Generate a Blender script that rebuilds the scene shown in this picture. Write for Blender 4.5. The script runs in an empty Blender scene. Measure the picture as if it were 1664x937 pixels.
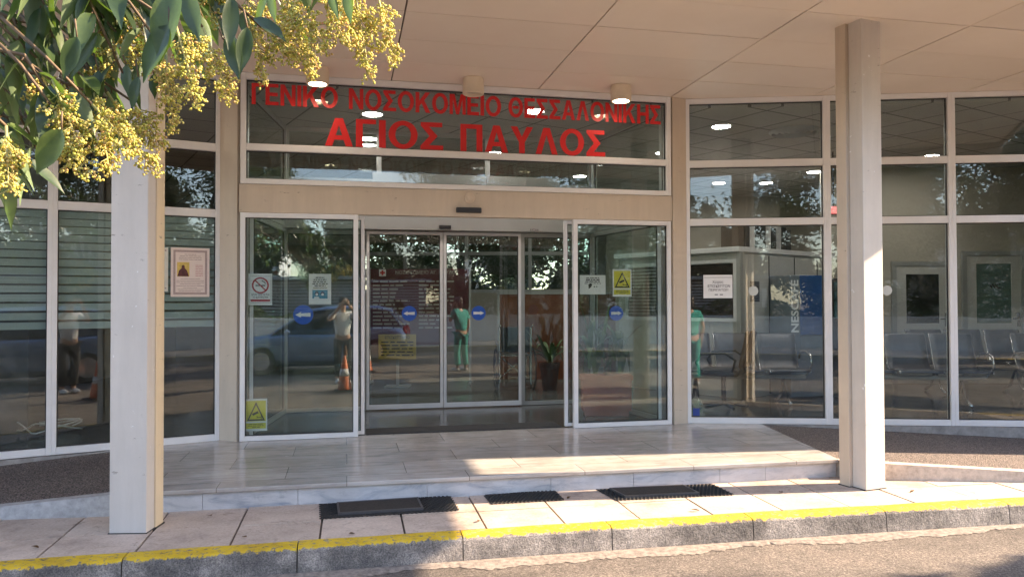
import bpy, bmesh, math, random
from mathutils import Vector, Matrix, Euler
R = math.radians
random.seed(7)
S = bpy.context.scene
COL = S.collection

# ------------------------------------------------------------------ camera, sky, sun, exposure
CAMZ, FPX = 1.31, 1230.0
cam = bpy.data.objects.new('camera', bpy.data.cameras.new('camera'))
COL.objects.link(cam)
cam.location = (0, 0, CAMZ)
cam.rotation_euler = Euler((R(91.0), R(0.17), 0), 'XYZ')
cam.data.sensor_width = 36.0
cam.data.lens = 36.0 * FPX / 1664.0
cam.data.clip_start = 0.05
cam.data.clip_end = 2000
S.camera = cam

SUN_EL, SUN_AZ = 28.7, 6.5           # elevation; degrees from +X towards +Y
w = bpy.data.worlds.new('World'); S.world = w; w.use_nodes = True
nt = w.node_tree; bg = nt.nodes['Background']
sky = nt.nodes.new('ShaderNodeTexSky'); sky.sky_type = 'NISHITA'; sky.sun_disc = False
sky.sun_elevation = R(SUN_EL); sky.sun_rotation = R(90 - SUN_AZ)
sky.air_density = 1.0; sky.dust_density = 0.6; sky.ozone_density = 0.8
nt.links.new(sky.outputs[0], bg.inputs[0]); bg.inputs[1].default_value = 0.15
sun = bpy.data.objects.new('sun', bpy.data.lights.new('sun', 'SUN')); COL.objects.link(sun)
sun.data.energy = 4.2; sun.data.angle = R(0.55); sun.data.color = (1.0, 0.83, 0.60)
sun.location = (20, 5, 20)
_sd = Vector((math.cos(R(SUN_EL)) * math.cos(R(SUN_AZ)), math.cos(R(SUN_EL)) * math.sin(R(SUN_AZ)), math.sin(R(SUN_EL))))
sun.rotation_euler = (-_sd).to_track_quat('-Z', 'Y').to_euler()
S.view_settings.view_transform = 'Standard'; S.view_settings.look = 'None'
S.view_settings.gamma = 1.0; S.view_settings.use_curve_mapping = False
S.view_settings.use_white_balance = True; S.view_settings.white_balance_temperature = 7000; S.view_settings.white_balance_tint = 18   # the camera's warm setting
S.view_settings.exposure = 2.40
c = S.cycles
c.max_bounces = 9; c.diffuse_bounces = 5; c.glossy_bounces = 5; c.transmission_bounces = 6; c.transparent_max_bounces = 40
c.caustics_reflective = False; c.caustics_refractive = False
c.sample_clamp_indirect = 6.0; c.use_denoising = True
S.render.engine = 'CYCLES'

# ------------------------------------------------------------------ helpers: pixels of the photograph to places
_CR = cam.rotation_euler.to_matrix()
def ray(u, v): return _CR @ Vector(((u - 832) / FPX, (468.5 - v) / FPX, -1.0))
def atz(u, v, z):
    d = ray(u, v); return d * ((z - CAMZ) / d.z) + Vector((0, 0, CAMZ))
def aty(u, v, y):
    d = ray(u, v); return d * (y / d.y) + Vector((0, 0, CAMZ))

# ------------------------------------------------------------------ helpers: materials
def nodes_of(name):
    m = bpy.data.materials.new(name); m.use_nodes = True
    n = m.node_tree.nodes; l = m.node_tree.links
    return m, n, l, n['Principled BSDF']
def noise(n, l, scale, detail=4, rough=.6, vec=None, dist=0):
    t = n.new('ShaderNodeTexNoise'); t.inputs['Scale'].default_value = scale
    t.inputs['Detail'].default_value = detail; t.inputs['Roughness'].default_value = rough
    t.inputs['Distortion'].default_value = dist
    if vec is not None: l.new(vec, t.inputs['Vector'])
    return t
def ramp(n, l, src, stops):
    r = n.new('ShaderNodeValToRGB'); e = r.color_ramp.elements
    while len(e) < len(stops): e.new(0.5)
    for i, (p, col) in enumerate(stops):
        e[i].position = p; e[i].color = (*col, 1) if len(col) == 3 else col
    l.new(src, r.inputs[0]); return r
def mixc(n, l, fac, a, b, mode='MIX'):
    m = n.new('ShaderNodeMix'); m.data_type = 'RGBA'; m.blend_type = mode
    for inp, v in ((0, fac), (6, a), (7, b)):
        if hasattr(v, 'is_linked'): l.new(v, m.inputs[inp])
        elif inp == 0: m.inputs[0].default_value = v
        else: m.inputs[inp].default_value = (*v, 1)
    return m.outputs[2]
def coords(n): return n.new('ShaderNodeTexCoord').outputs['Object']
def bump(n, l, b, src, strength, dist=.01):
    k = n.new('ShaderNodeBump'); k.inputs['Strength'].default_value = strength; k.inputs['Distance'].default_value = dist
    l.new(src, k.inputs['Height']); l.new(k.outputs[0], b.inputs['Normal'])

def plain(name, col, rough=.5, metal=0, var=.12, scale=6, bmp=0, bscale=60, spec=None):
    m, n, l, b = nodes_of(name)
    v = coords(n)
    t = noise(n, l, scale, 5, .65, v)
    dark = tuple(x * (1 - var) for x in col); light = tuple(min(1, x * (1 + var * .6)) for x in col)
    r = ramp(n, l, t.outputs[0], [(.3, dark), (.7, light)])
    l.new(r.outputs[0], b.inputs['Base Color'])
    b.inputs['Roughness'].default_value = rough; b.inputs['Metallic'].default_value = metal
    if spec is not None: b.inputs['Specular IOR Level'].default_value = spec
    if bmp:
        t2 = noise(n, l, bscale, 3, .6, v); bump(n, l, b, t2.outputs[0], bmp, .004)
    return m

def worn_paint(name, col, under, rough=.45, chips=.70, streak=.15):
    """old paint: faint blotches, rain streaks and chips with their own shape"""
    m, n, l, b = nodes_of(name); v = coords(n)
    mp = n.new('ShaderNodeMapping'); mp.inputs['Scale'].default_value = (1, 1, .12); l.new(v, mp.inputs[0])
    t = noise(n, l, 9, 6, .7, mp.outputs[0])
    base = ramp(n, l, t.outputs[0], [(.3, tuple(x * (1 - streak) for x in col)), (.65, col)]).outputs[0]
    t2 = noise(n, l, 11, 8, .72, v)
    msk = ramp(n, l, t2.outputs[0], [(chips, (0, 0, 0)), (chips + .015, (1, 1, 1))]).outputs[0]
    colr = mixc(n, l, msk, base, under)
    mp2 = n.new('ShaderNodeMapping'); mp2.inputs['Scale'].default_value = (1, 1, 3.5); mp2.inputs['Location'].default_value = (3.1, 1.7, .4); l.new(v, mp2.inputs[0])
    t4 = noise(n, l, 7, 9, .78, mp2.outputs[0])
    scf = ramp(n, l, t4.outputs[0], [(.635, (0, 0, 0)), (.655, (.8, .8, .8))]).outputs[0]
    colr = mixc(n, l, scf, colr, (.16, .14, .12))
    t5 = noise(n, l, 2.1, 6, .7, v); dirt = ramp(n, l, t5.outputs[0], [(.42, (0, 0, 0)), (.72, (.34, .34, .34))]).outputs[0]
    colr = mixc(n, l, dirt, colr, tuple(x * .72 for x in col))
    l.new(colr, b.inputs['Base Color']); b.inputs['Roughness'].default_value = rough
    t3 = noise(n, l, 40, 3, .5, v); bump(n, l, b, t3.outputs[0], .08, .004)
    return m

def glass_mat(name, tint=(.90, .93, .92), boost=1.0, ior=1.52, rough=0.0):
    m = bpy.data.materials.new(name); m.use_nodes = True
    n = m.node_tree.nodes; l = m.node_tree.links; n.clear()
    out = n.new('ShaderNodeOutputMaterial'); mx = n.new('ShaderNodeMixShader')
    tr = n.new('ShaderNodeBsdfTransparent'); tr.inputs[0].default_value = (*tint, 1)
    gl = n.new('ShaderNodeBsdfGlossy'); gl.inputs['Roughness'].default_value = rough; gl.inputs[0].default_value = (.95, .98, 1, 1)
    fr = n.new('ShaderNodeFresnel'); fr.inputs[0].default_value = ior
    # fresnel seen from inside the sheet would read total reflection: use the facing-based curve on both sides
    lw = n.new('ShaderNodeLayerWeight'); lw.inputs[0].default_value = .5
    p = n.new('ShaderNodeMath'); p.operation = 'POWER'; p.inputs[1].default_value = 5.0; l.new(lw.outputs['Facing'], p.inputs[0])
    a = n.new('ShaderNodeMath'); a.operation = 'MULTIPLY_ADD'; a.inputs[1].default_value = .9 ; a.inputs[2].default_value = .045 * boost
    l.new(p.outputs[0], a.inputs[0])
    n.remove(fr)
    l.new(a.outputs[0], mx.inputs[0]); l.new(tr.outputs[0], mx.inputs[1]); l.new(gl.outputs[0], mx.inputs[2]); l.new(mx.outputs[0], out.inputs[0])
    df = n.new('ShaderNodeBsdfDiffuse'); df.inputs[0].default_value = (.7, .7, .68, 1)
    tcs = n.new('ShaderNodeTexCoord'); sm_ = n.new('ShaderNodeTexNoise'); sm_.inputs['Scale'].default_value = 2.6; sm_.inputs['Detail'].default_value = 9; sm_.inputs['Roughness'].default_value = .75; sm_.inputs['Distortion'].default_value = 1.4
    l.new(tcs.outputs['Object'], sm_.inputs['Vector']); smr = ramp(n, l, sm_.outputs[0], [(.50, (.002, .002, .002)), (.76, (.055, .055, .055))])
    mx2 = n.new('ShaderNodeMixShader'); l.new(smr.outputs[0], mx2.inputs[0]); l.new(mx.outputs[0], mx2.inputs[1]); l.new(df.outputs[0], mx2.inputs[2]); l.new(mx2.outputs[0], out.inputs[0])
    # slight waviness of a real pane
    tn = n.new('ShaderNodeTexNoise'); tn.inputs['Scale'].default_value = 1.3; tn.inputs['Detail'].default_value = 1
    tc = n.new('ShaderNodeTexCoord'); l.new(tc.outputs['Object'], tn.inputs['Vector'])
    bp = n.new('ShaderNodeBump'); bp.inputs['Strength'].default_value = .05; bp.inputs['Distance'].default_value = .02
    l.new(tn.outputs[0], bp.inputs['Height']); l.new(bp.outputs[0], gl.inputs['Normal'])
    return m

def emit(name, col, s):
    m = bpy.data.materials.new(name); m.use_nodes = True
    b = m.node_tree.nodes['Principled BSDF']; b.inputs['Base Color'].default_value = (.8, .8, .8, 1)
    b.inputs['Emission Color'].default_value = (*col, 1); b.inputs['Emission Strength'].default_value = s
    return m

M = {}
M['alu'] = plain('white aluminium', (.72, .72, .73), .38, 0, .06, 3)
M['alu_grey'] = plain('grey aluminium', (.42, .43, .42), .35, .3, .08, 3)
M['beige'] = worn_paint('beige paint', (.58, .49, .395), (.42, .35, .28), .5, .69, .12)
M['post_grey'] = worn_paint('post grey white paint', (.58, .54, .50), (.80, .81, .82), .5, .655, .12)
M['post_cream'] = worn_paint('post cream paint', (.70, .57, .39), (.40, .30, .2), .5, .67, .1)
M['glass'] = glass_mat('window glass', (.86, .91, .90), 1.22)
M['glass_in'] = glass_mat('inner door glass', (.86, .93, .91), 1.5)
M['gasket'] = plain('black gasket', (.02, .02, .022), .6)
M['red'] = plain('red vinyl', (.62, .018, .018), .4, 0, .05)
M['black'] = plain('black plastic', (.02, .02, .022), .4)
M['white'] = plain('white paper', (.74, .74, .74), .6, 0, .05, 8)
M['ink'] = plain('black ink', (.025, .025, .03), .6)
M['blue'] = plain('blue vinyl', (.01, .09, .46), .4, 0, .05)
M['yellow'] = plain('yellow vinyl', (.66, .58, .05), .45, 0, .06)
M['inkred'] = plain('red ink', (.42, .03, .04), .6)
M['pinkpaper'] = plain('pinkish parchment paper', (.70, .60, .56), .7, 0, .06, 10)
M['border'] = plain('brown print', (.40, .31, .30), .7, 0, .35, 140)
M['teal'] = plain('teal print', (.03, .25, .38), .6, 0, .3, 40)

# ------------------------------------------------------------------ helpers: mesh
LOC = {}
def box(bm, M4, x0, x1, y0, y1, z0, z1):
    vs = [bm.verts.new(M4 @ Vector(p)) for p in ((x0,y0,z0),(x1,y0,z0),(x1,y1,z0),(x0,y1,z0),(x0,y0,z1),(x1,y0,z1),(x1,y1,z1),(x0,y1,z1))]
    for f in ((0,3,2,1),(4,5,6,7),(0,1,5,4),(1,2,6,5),(2,3,7,6),(3,0,4,7)): bm.faces.new([vs[i] for i in f])
I4 = Matrix.Identity(4)
def wbox(bm, x0, x1, y0, y1, z0, z1): box(bm, I4, x0, x1, y0, y1, z0, z1)
def prism(bm, M4, pts, y0, y1):
    """outline in the local x-z plane, given thickness along local y"""
    a = [bm.verts.new(M4 @ Vector((p[0], y0, p[1]))) for p in pts]
    b = [bm.verts.new(M4 @ Vector((p[0], y1, p[1]))) for p in pts]
    bm.faces.new(a); bm.faces.new(b[::-1])
    for i in range(len(pts)):
        j = (i + 1) % len(pts); bm.faces.new((a[j], a[i], b[i], b[j]))
def slab(bm, pts, z0, z1):
    a = [bm.verts.new(Vector((p[0], p[1], z0 if len(p) < 3 else p[2] + z0))) for p in pts]
    b = [bm.verts.new(Vector((p[0], p[1], z1 if len(p) < 3 else p[2] + z1))) for p in pts]
    bm.faces.new(a[::-1]); bm.faces.new(b)
    for i in range(len(pts)):
        j = (i + 1) % len(pts); bm.faces.new((a[i], a[j], b[j], b[i]))
def tube(bm, path, rad, seg=8, closed_ends=True):
    path = [Vector(p) for p in path]
    rads = rad if isinstance(rad, (list, tuple)) else [rad] * len(path)
    rings = []; up = Vector((0, 0, 1))
    t0 = (path[1] - path[0]).normalized()
    x = t0.cross(up)
    if x.length < .1: x = t0.cross(Vector((1, 0, 0)))
    x.normalize()
    for i, p in enumerate(path):
        t = (path[min(i + 1, len(path) - 1)] - path[max(i - 1, 0)]).normalized()
        x = (x - t * x.dot(t)); x.normalize(); y = t.cross(x)
        rings.append([bm.verts.new(p + (x * math.cos(2 * math.pi * k / seg) + y * math.sin(2 * math.pi * k / seg)) * rads[i]) for k in range(seg)])
    for i in range(len(rings) - 1):
        for k in range(seg):
            bm.faces.new((rings[i][k], rings[i][(k + 1) % seg], rings[i + 1][(k + 1) % seg], rings[i + 1][k]))
    if closed_ends:
        bm.faces.new(rings[0][::-1]); bm.faces.new(rings[-1])
def lathe(bm, M4, prof, seg=24):
    rings = [[bm.verts.new(M4 @ Vector((r * math.cos(2 * math.pi * k / seg), r * math.sin(2 * math.pi * k / seg), z))) for k in range(seg)] for r, z in prof]
    for i in range(len(rings) - 1):
        for k in range(seg):
            bm.faces.new((rings[i][k], rings[i][(k + 1) % seg], rings[i + 1][(k + 1) % seg], rings[i + 1][k]))
    bm.faces.new(rings[0][::-1]); bm.faces.new(rings[-1])
def ellipsoid(bm, c0, r, seg=12, rot=None):
    m = Matrix.Translation(c0) @ (rot.to_matrix().to_4x4() if rot else I4) @ Matrix.Diagonal((*r, 1))
    bmesh.ops.create_uvsphere(bm, u_segments=seg, v_segments=max(6, seg // 2 + 2), radius=1, matrix=m)
def disc(bm, M4, cx, cz, r, y0, y1, seg=40, a=1.0):
    prism(bm, M4, [(cx + r * math.cos(2 * math.pi * k / seg), cz + r * a * math.sin(2 * math.pi * k / seg)) for k in range(seg)], y0, y1)
def ring(bm, M4, cx, cz, ro, ri, y0, y1, seg=40):
    for k in range(seg):
        a, b = 2 * math.pi * k / seg, 2 * math.pi * (k + 1) / seg
        prism_open(bm, M4, [(cx + ro * math.cos(a), cz + ro * math.sin(a)), (cx + ro * math.cos(b), cz + ro * math.sin(b)),
                            (cx + ri * math.cos(b), cz + ri * math.sin(b)), (cx + ri * math.cos(a), cz + ri * math.sin(a))], y0, y1)
def prism_open(bm, M4, q, y0, y1):
    a = [bm.verts.new(M4 @ Vector((p[0], y0, p[1]))) for p in q]; b = [bm.verts.new(M4 @ Vector((p[0], y1, p[1]))) for p in q]
    bm.faces.new(a); bm.faces.new(b[::-1]); bm.faces.new((a[1], a[0], b[0], b[1])); bm.faces.new((a[3], a[2], b[2], b[3]))

def tag(o, label=None, cat=None, group=None, kind=None):
    for k, v in (('label', label), ('category', cat), ('group', group), ('kind', kind)):
        if v: o[k] = v
    return o
def thing(name, loc, label, cat, group=None, rz=0):
    o = bpy.data.objects.new(name, None); COL.objects.link(o); o.location = loc; o.rotation_euler = (0, 0, rz)
    o.empty_display_size = .1
    LOC[o.name] = Vector(loc); return tag(o, label, cat, group)
def obj(name, bm, mat, parent=None, smooth=False, bevel=0, normals=True, world=True):
    """links bm as one mesh object; bm is in world coordinates, made local to its thing's base"""
    if normals: bmesh.ops.recalc_face_normals(bm, faces=bm.faces[:])
    base = LOC.get(parent.name, Vector()) if (parent is not None and world) else Vector()
    if base.length: bmesh.ops.translate(bm, vec=-base, verts=bm.verts[:])
    me = bpy.data.meshes.new(name); bm.to_mesh(me); bm.free()
    for m in (mat if isinstance(mat, (list, tuple)) else [mat]): me.materials.append(m)
    if smooth:
        for p in me.polygons: p.use_smooth = True
    o = bpy.data.objects.new(name, me); COL.objects.link(o)
    if parent is not None:
        o.parent = parent; LOC[o.name] = base.copy()
    else: LOC[o.name] = Vector()
    if bevel:
        b = o.modifiers.new('bevel', 'BEVEL'); b.width = bevel; b.segments = 2; b.limit_method = 'ANGLE'; b.angle_limit = R(40)
    return o
def structure(name, bm, mat, label=None, **k):
    return tag(obj(name, bm, mat, **k), label, None, None, 'structure')
def B(): return bmesh.new()
def copy_tree(o, parent=None):
    n = o.copy(); COL.objects.link(n)
    if parent is not None: n.parent = parent
    LOC[n.name] = LOC.get(o.name, Vector()).copy()
    for ch in list(o.children): copy_tree(ch, n)
    return n

def text_bm(body, size, bold=0.0, align='CENTER', spacing=1.0):
    """outline of a line of text as a flat bmesh in the x-y plane, from the built-in font"""
    cu = bpy.data.curves.new('txt', 'FONT'); cu.body = body; cu.size = size; cu.offset = bold * size
    cu.align_x = align; cu.align_y = 'CENTER'; cu.space_character = spacing; cu.resolution_u = 3
    o = bpy.data.objects.new('txt', cu); COL.objects.link(o)
    dg = bpy.context.evaluated_depsgraph_get()
    me = bpy.data.meshes.new_from_object(o.evaluated_get(dg))
    bpy.data.objects.remove(o); bpy.data.curves.remove(cu)
    bm = bmesh.new(); bm.from_mesh(me); bpy.data.meshes.remove(me)
    return bm
def text_into(bm, M4, body, size, cx, cz, y, bold=0, width=None, rot=0, align='CENTER'):
    """adds text to bm on the local x-z plane at depth y"""
    t = text_bm(body, size, bold, align)
    xs = [v.co.x for v in t.verts]
    k = 1.0
    if width and xs: k = width / (max(xs) - min(xs))
    ca, sa = math.cos(rot), math.sin(rot)
    mp = {}
    for v in t.verts:
        x, z = v.co.x * k, v.co.y
        x, z = x * ca - z * sa, x * sa + z * ca
        mp[v.index] = bm.verts.new(M4 @ Vector((cx + x, y, cz + z)))
    for f in t.faces:
        try: bm.faces.new([mp[v.index] for v in f.verts])
        except ValueError: pass
    t.free()
def bars(bm, M4, x0, x1, z, h, y0, y1, rnd, word=(.012, .045), gap=.008):
    """an illegible printed line: words as short dashes"""
    x = x0
    while x < x1 - .004:
        e = min(x1, x + rnd.uniform(*word)); box(bm, M4, x, e, y0, y1, z - h / 2, z + h / 2); x = e + gap

# ------------------------------------------------------------------ facets of the facade (x along, y out of the wall towards the road, z up)
def facet(P, Q):
    P, Q = Vector((*P, 0)), Vector((*Q, 0)); d = (Q - P).normalized(); n = Vector((d.y, -d.x, 0))
    m = Matrix(((d.x, n.x, 0, P.x), (d.y, n.y, 0, P.y), (0, 0, 1, 0), (0, 0, 0, 1)))
    return m, (Q - P).length
PA, PB, PC, PD, PE, PH = (-4.32, 6.405), (-2.811, 7.263), (-2.593, 7.196), (1.71, 8.13), (1.893, 8.21), (5.327, 7.904)
FL, LL = facet(PA, PB)
FC, LC = facet(PC, PD)
FR, LR = facet(PE, PH)
CEIL = 3.5

# ------------------------------------------------------------------ ground, road, kerb, pavement
def kerb_y(x):
    return 4.782 + .2014 * x - .0041 * x * x if x < 3.6 else (4.782 + .2014 * 3.6 - .0041 * 12.96) + .172 * (x - 3.6) - .004 * (x - 3.6) ** 2
def kerb_n(x):
    s = (kerb_y(x + .05) - kerb_y(x - .05)) / .1
    return Vector((-s, 1, 0)).normalized()
def kp(x, wd, z=0):
    n = kerb_n(x); return Vector((x, kerb_y(x), z)) + n * wd

m, n, l, b = nodes_of('asphalt'); v = coords(n)
t1 = noise(n, l, 85, 6, .85, v); t2 = noise(n, l, 1.3, 6, .7, v); t3 = noise(n, l, 14, 6, .75, v)
ca = ramp(n, l, t1.outputs[0], [(.36, (.05, .043, .04)), (.5, (.17, .148, .135)), (.64, (.46, .41, .37))]).outputs[0]
cb = ramp(n, l, t2.outputs[0], [(.32, (.55, .54, .53)), (.5, (.95, .93, .9)), (.68, (1.3, 1.24, 1.17))]).outputs[0]
cc = mixc(n, l, 1.0, ca, cb, 'MULTIPLY')
cd = ramp(n, l, t3.outputs[0], [(.62, (0, 0, 0)), (.72, (.3, .3, .3))]).outputs[0]
l.new(mixc(n, l, cd, cc, (.35, .30, .26)), b.inputs['Base Color']); b.inputs['Roughness'].default_value = .85
bump(n, l, b, t1.outputs[0], 1.0, .03); M['asphalt'] = m

bm = B()
bmesh.ops.create_grid(bm, x_segments=2, y_segments=2, size=600, matrix=Matrix.Translation((0, 0, -.36)))
structure('ground', bm, plain('dry ground', (.16, .13, .09), .95, 0, .4, .4), 'dry ground reaching to the horizon', normals=False)
bm = B()
N = 60
for i in range(N):
    x0, x1 = -60 + i * 2, -58 + i * 2
    q = []
    for (x, f) in ((x0, -10.5), (x1, -10.5), (x1, .05), (x0, .05)):
        q.append(bm.verts.new(kp(max(-9, min(9, x)), 0) * 0 + Vector((x, 4.782 + .19 * x + f if abs(x) > 9 else kerb_y(x) + f, -.30))))
    bm.faces.new(q)
structure('road', bm, M['asphalt'], 'worn asphalt road along the kerb', normals=False)

# pale ragged cement splash along the foot of the kerb
bm = B(); rnd = random.Random(3)
xs = [-8 + .02 * i for i in range(900)]; prev = None; a0 = .12
for i, x in enumerate(xs):
    a0 += rnd.uniform(-.016, .016); a0 = min(.2, max(.05, a0)); a0 += .008 * (.12 - a0)
    e = a0 + .02 * math.sin(x * 3.1) + rnd.uniform(-.008, .008)
    cur = (bm.verts.new(kp(x, .0, -.292)), bm.verts.new(kp(x, -.04, -.289)), bm.verts.new(kp(x, -e, -.2965)))
    if prev:
        bm.faces.new((prev[0], cur[0], cur[1], prev[1])); bm.faces.new((prev[1], cur[1], cur[2], prev[2]))
    prev = cur
structure('gutter', bm, plain('gutter cement', (.25, .215, .185), .9, 0, .55, 30, .8, 90), 'ragged pale cement line at the foot of the kerb', normals=False)

# kerb stones: bare concrete below, worn yellow paint on top
m, n, l, b = nodes_of('kerb concrete and paint'); v = coords(n)
geo = n.new('ShaderNodeNewGeometry'); sx = n.new('ShaderNodeSeparateXYZ'); l.new(geo.outputs['Position'], sx.inputs[0])
t1 = noise(n, l, 26, 8, .75, v); t2 = noise(n, l, 3.2, 6, .7, v); t3 = noise(n, l, 120, 3, .7, v)
conc = ramp(n, l, t2.outputs[0], [(.30, (.06, .058, .06)), (.47, (.17, .16, .155)), (.62, (.36, .335, .315)), (.75, (.50, .47, .44))]).outputs[0]
spk = ramp(n, l, t3.outputs[0], [(.35, (.45, .45, .45)), (.66, (1.4, 1.36, 1.3))]).outputs[0]
conc = mixc(n, l, 1, conc, spk, 'MULTIPLY')
yel = ramp(n, l, t2.outputs[0], [(.3, (.44, .28, .018)), (.5, (.66, .44, .014)), (.7, (.72, .52, .05))]).outputs[0]
ma = n.new('ShaderNodeMath'); ma.operation = 'MULTIPLY_ADD'; ma.inputs[1].default_value = .085; l.new(t1.outputs[0], ma.inputs[0]); l.new(sx.outputs[2], ma.inputs[2])
msk = ramp(n, l, ma.outputs[0], [(0, (0, 0, 0)), (1, (1, 1, 1))])
mr = n.new('ShaderNodeMapRange'); mr.inputs[1].default_value = -.121; mr.inputs[2].default_value = -.115; l.new(ma.outputs[0], mr.inputs[0])
chip = ramp(n, l, t1.outputs[0], [(.40, (.08, .08, .08)), (.47, (1, 1, 1))]).outputs[0]
mm = n.new('ShaderNodeMath'); mm.operation = 'MULTIPLY'; l.new(mr.outputs[0], mm.inputs[0]); l.new(chip, mm.inputs[1])
l.new(mixc(n, l, mm.outputs[0], conc, yel), b.inputs['Base Color']); b.inputs['Roughness'].default_value = .75
bump(n, l, b, t1.outputs[0], .9, .02); M['kerb'] = m
bm = B()
joints = [-9.0, -8, -7, -6, -5, -4] + [atz(u, vv, -.15).x for u, vv in ((190, 915), (485, 888), (753, 872), (995, 856), (1222, 840), (1438, 828), (1640, 818))] + [4.7, 5.7, 6.7, 7.7, 8.7, 9.7]
for a, e in zip(joints[:-1], joints[1:]):
    prof = [(.0, -.33), (.012, -.19), (.014, -.172), (.026, -.154), (.045, -.149), (.15, -.148), (.15, -.33)]
    k = 8; rings = []
    for i in range(k + 1):
        x = a + .0035 + (e - a - .007) * i / k
        rings.append([bm.verts.new(kp(x, p, z + .002 * math.sin(x * 9 + p * 40))) for p, z in prof])
    for i in range(k):
        for j in range(len(prof) - 1): bm.faces.new((rings[i][j], rings[i + 1][j], rings[i + 1][j + 1], rings[i][j + 1]))
    bm.faces.new(rings[0][::-1]); bm.faces.new(rings[-1])
structure('kerb', bm, M['kerb'], 'concrete kerb with a worn yellow painted edge')

# pavement slabs as real slabs with open joints over dark bedding
bm = B()
for i in range(60):
    x = -9 + i * .3
    bm.faces.new([bm.verts.new(p) for p in (kp(x, .14, -.162), kp(x + .3, .14, -.162), kp(x + .3, 2.6, -.162), kp(x, 2.6, -.162))])
structure('pavement_bedding', bm, plain('joint dirt', (.13, .10, .08), .95, 0, .3, 20), 'dark dirt in the joints of the pavement', normals=False)
m, n, l, b = nodes_of('pavement slab'); v = coords(n)
geo = n.new('ShaderNodeNewGeometry')
t1 = noise(n, l, 2.2, 7, .7, v); t2 = noise(n, l, 60, 4, .7, v); t3 = noise(n, l, 9, 8, .8, v, 1.0)
isl = ramp(n, l, geo.outputs['Random Per Island'], [(0, (.90, .88, .86)), (1, (1.08, 1.06, 1.04))]).outputs[0]
ca = ramp(n, l, t1.outputs[0], [(.28, (.29, .235, .20)), (.47, (.48, .395, .335)), (.70, (.60, .51, .44))]).outputs[0]
ca = mixc(n, l, 1, ca, isl, 'MULTIPLY')
gr = ramp(n, l, t2.outputs[0], [(.3, (.82, .82, .82)), (.6, (1.05, 1.05, 1.05))]).outputs[0]
ca = mixc(n, l, 1, ca, gr, 'MULTIPLY')
st = ramp(n, l, t3.outputs[0], [(.555, (0, 0, 0)), (.64, (.6, .6, .6))]).outputs[0]
l.new(mixc(n, l, st, ca, (.22, .17, .14)), b.inputs['Base Color']); b.inputs['Roughness'].default_value = .8
bump(n, l, b, t2.outputs[0], .25, .006); M['slab'] = m
bm = B(); rnd = random.Random(5)
jx = [-.136 + .512 * i for i in range(-17, 20)]
rows = [.155, .56, .98, 1.40, 1.82, 2.2]
for a, e in zip(jx[:-1], jx[1:]):
    for r0, r1 in zip(rows[:-1], rows[1:]):
        if r0 == rows[1] and a > -.3: pass
        dz = rnd.uniform(-.002, .002); g = .007
        sk = -.19
        def kq(x, wd): return kp(x, wd, -.15 + dz) + Vector((sk * 0, 0, 0))
        top = [kq(a + g, r0 + g * .6), kq(e - g, r0 + g * .6), kq(e - g, r1 - g * .6), kq(a + g, r1 - g * .6)]
        va = [bm.verts.new(p) for p in top]; vb = [bm.verts.new(p - Vector((0, 0, .03))) for p in top]
        bm.faces.new(va)
        for k in range(4): bm.faces.new((va[k], vb[k], vb[(k + 1) % 4], va[(k + 1) % 4]))
structure('pavement', bm, M['slab'], 'pinkish concrete paving slabs between the kerb and the porch step')

# ------------------------------------------------------------------ marble porch, ramps
def marble(name, base, vein, rough, tile=None, rot=0):
    m, n, l, b = nodes_of(name); v = coords(n)
    mp = n.new('ShaderNodeMapping'); mp.inputs['Rotation'].default_value = (0, 0, rot); l.new(v, mp.inputs[0])
    st = n.new('ShaderNodeMapping'); st.inputs['Scale'].default_value = (.8, 5.0, 5.0); l.new(mp.outputs[0], st.inputs[0])
    t = noise(n, l, 2.2, 8, .68, st.outputs[0], 1.2)
    colr = ramp(n, l, t.outputs[0], [(.30, vein), (.5, base), (.75, tuple(min(1, x * 1.12) for x in base))]).outputs[0]
    if tile:
        br = n.new('ShaderNodeTexBrick'); br.offset = .5
        br.inputs['Scale'].default_value = 1; br.inputs['Brick Width'].default_value = tile[0]; br.inputs['Row Height'].default_value = tile[1]
        br.inputs['Mortar Size'].default_value = .0028; br.inputs['Mortar Smooth'].default_value = .1; br.inputs['Bias'].default_value = 0
        br.inputs[1].default_value = (.86, .86, .86, 1); br.inputs[2].default_value = (1.05, 1.05, 1.05, 1); br.inputs[3].default_value = (.35, .32, .3, 1)
        l.new(mp.outputs[0], br.inputs[0])
        colr = mixc(n, l, 1, colr, br.outputs[0], 'MULTIPLY')
    d = noise(n, l, 3, 6, .7, v)
    dm = ramp(n, l, d.outputs[0], [(.35, (.84, .82, .80)), (.65, (1, 1, 1))]).outputs[0]
    l.new(mixc(n, l, 1, colr, dm, 'MULTIPLY'), b.inputs['Base Color'])
    rr = ramp(n, l, d.outputs[0], [(.3, (rough * .7,) * 3), (.7, (rough * 1.4,) * 3)]).outputs[0]
    l.new(rr, b.inputs['Roughness'])
    return m
M['marble'] = marble('porch marble', (.50, .475, .45), (.30, .29, .28), .2, (.9, .42), R(-12.3))
M['marble_riser'] = marble('riser marble', (.56, .57, .59), (.30, .34, .40), .35)
porch = [(-2.62, 5.27), (2.702, 6.304), (2.655, 8.16), (-3.0, 8.3), (-3.45, 6.9)]
bm = B()
slab(bm, [(-2.62, 5.262), (2.706, 6.296), (2.658, 8.12), (1.893, 8.19), (1.71, 8.16), (-2.56, 7.235), (-2.811, 7.262), (-3.42, 6.93)], -.032, 0.0)
porch_o = structure('porch_step', bm, M['marble'], 'marble slab porch before the entrance doors', bevel=.006)
bm = B(); rnd = random.Random(4)
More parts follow.
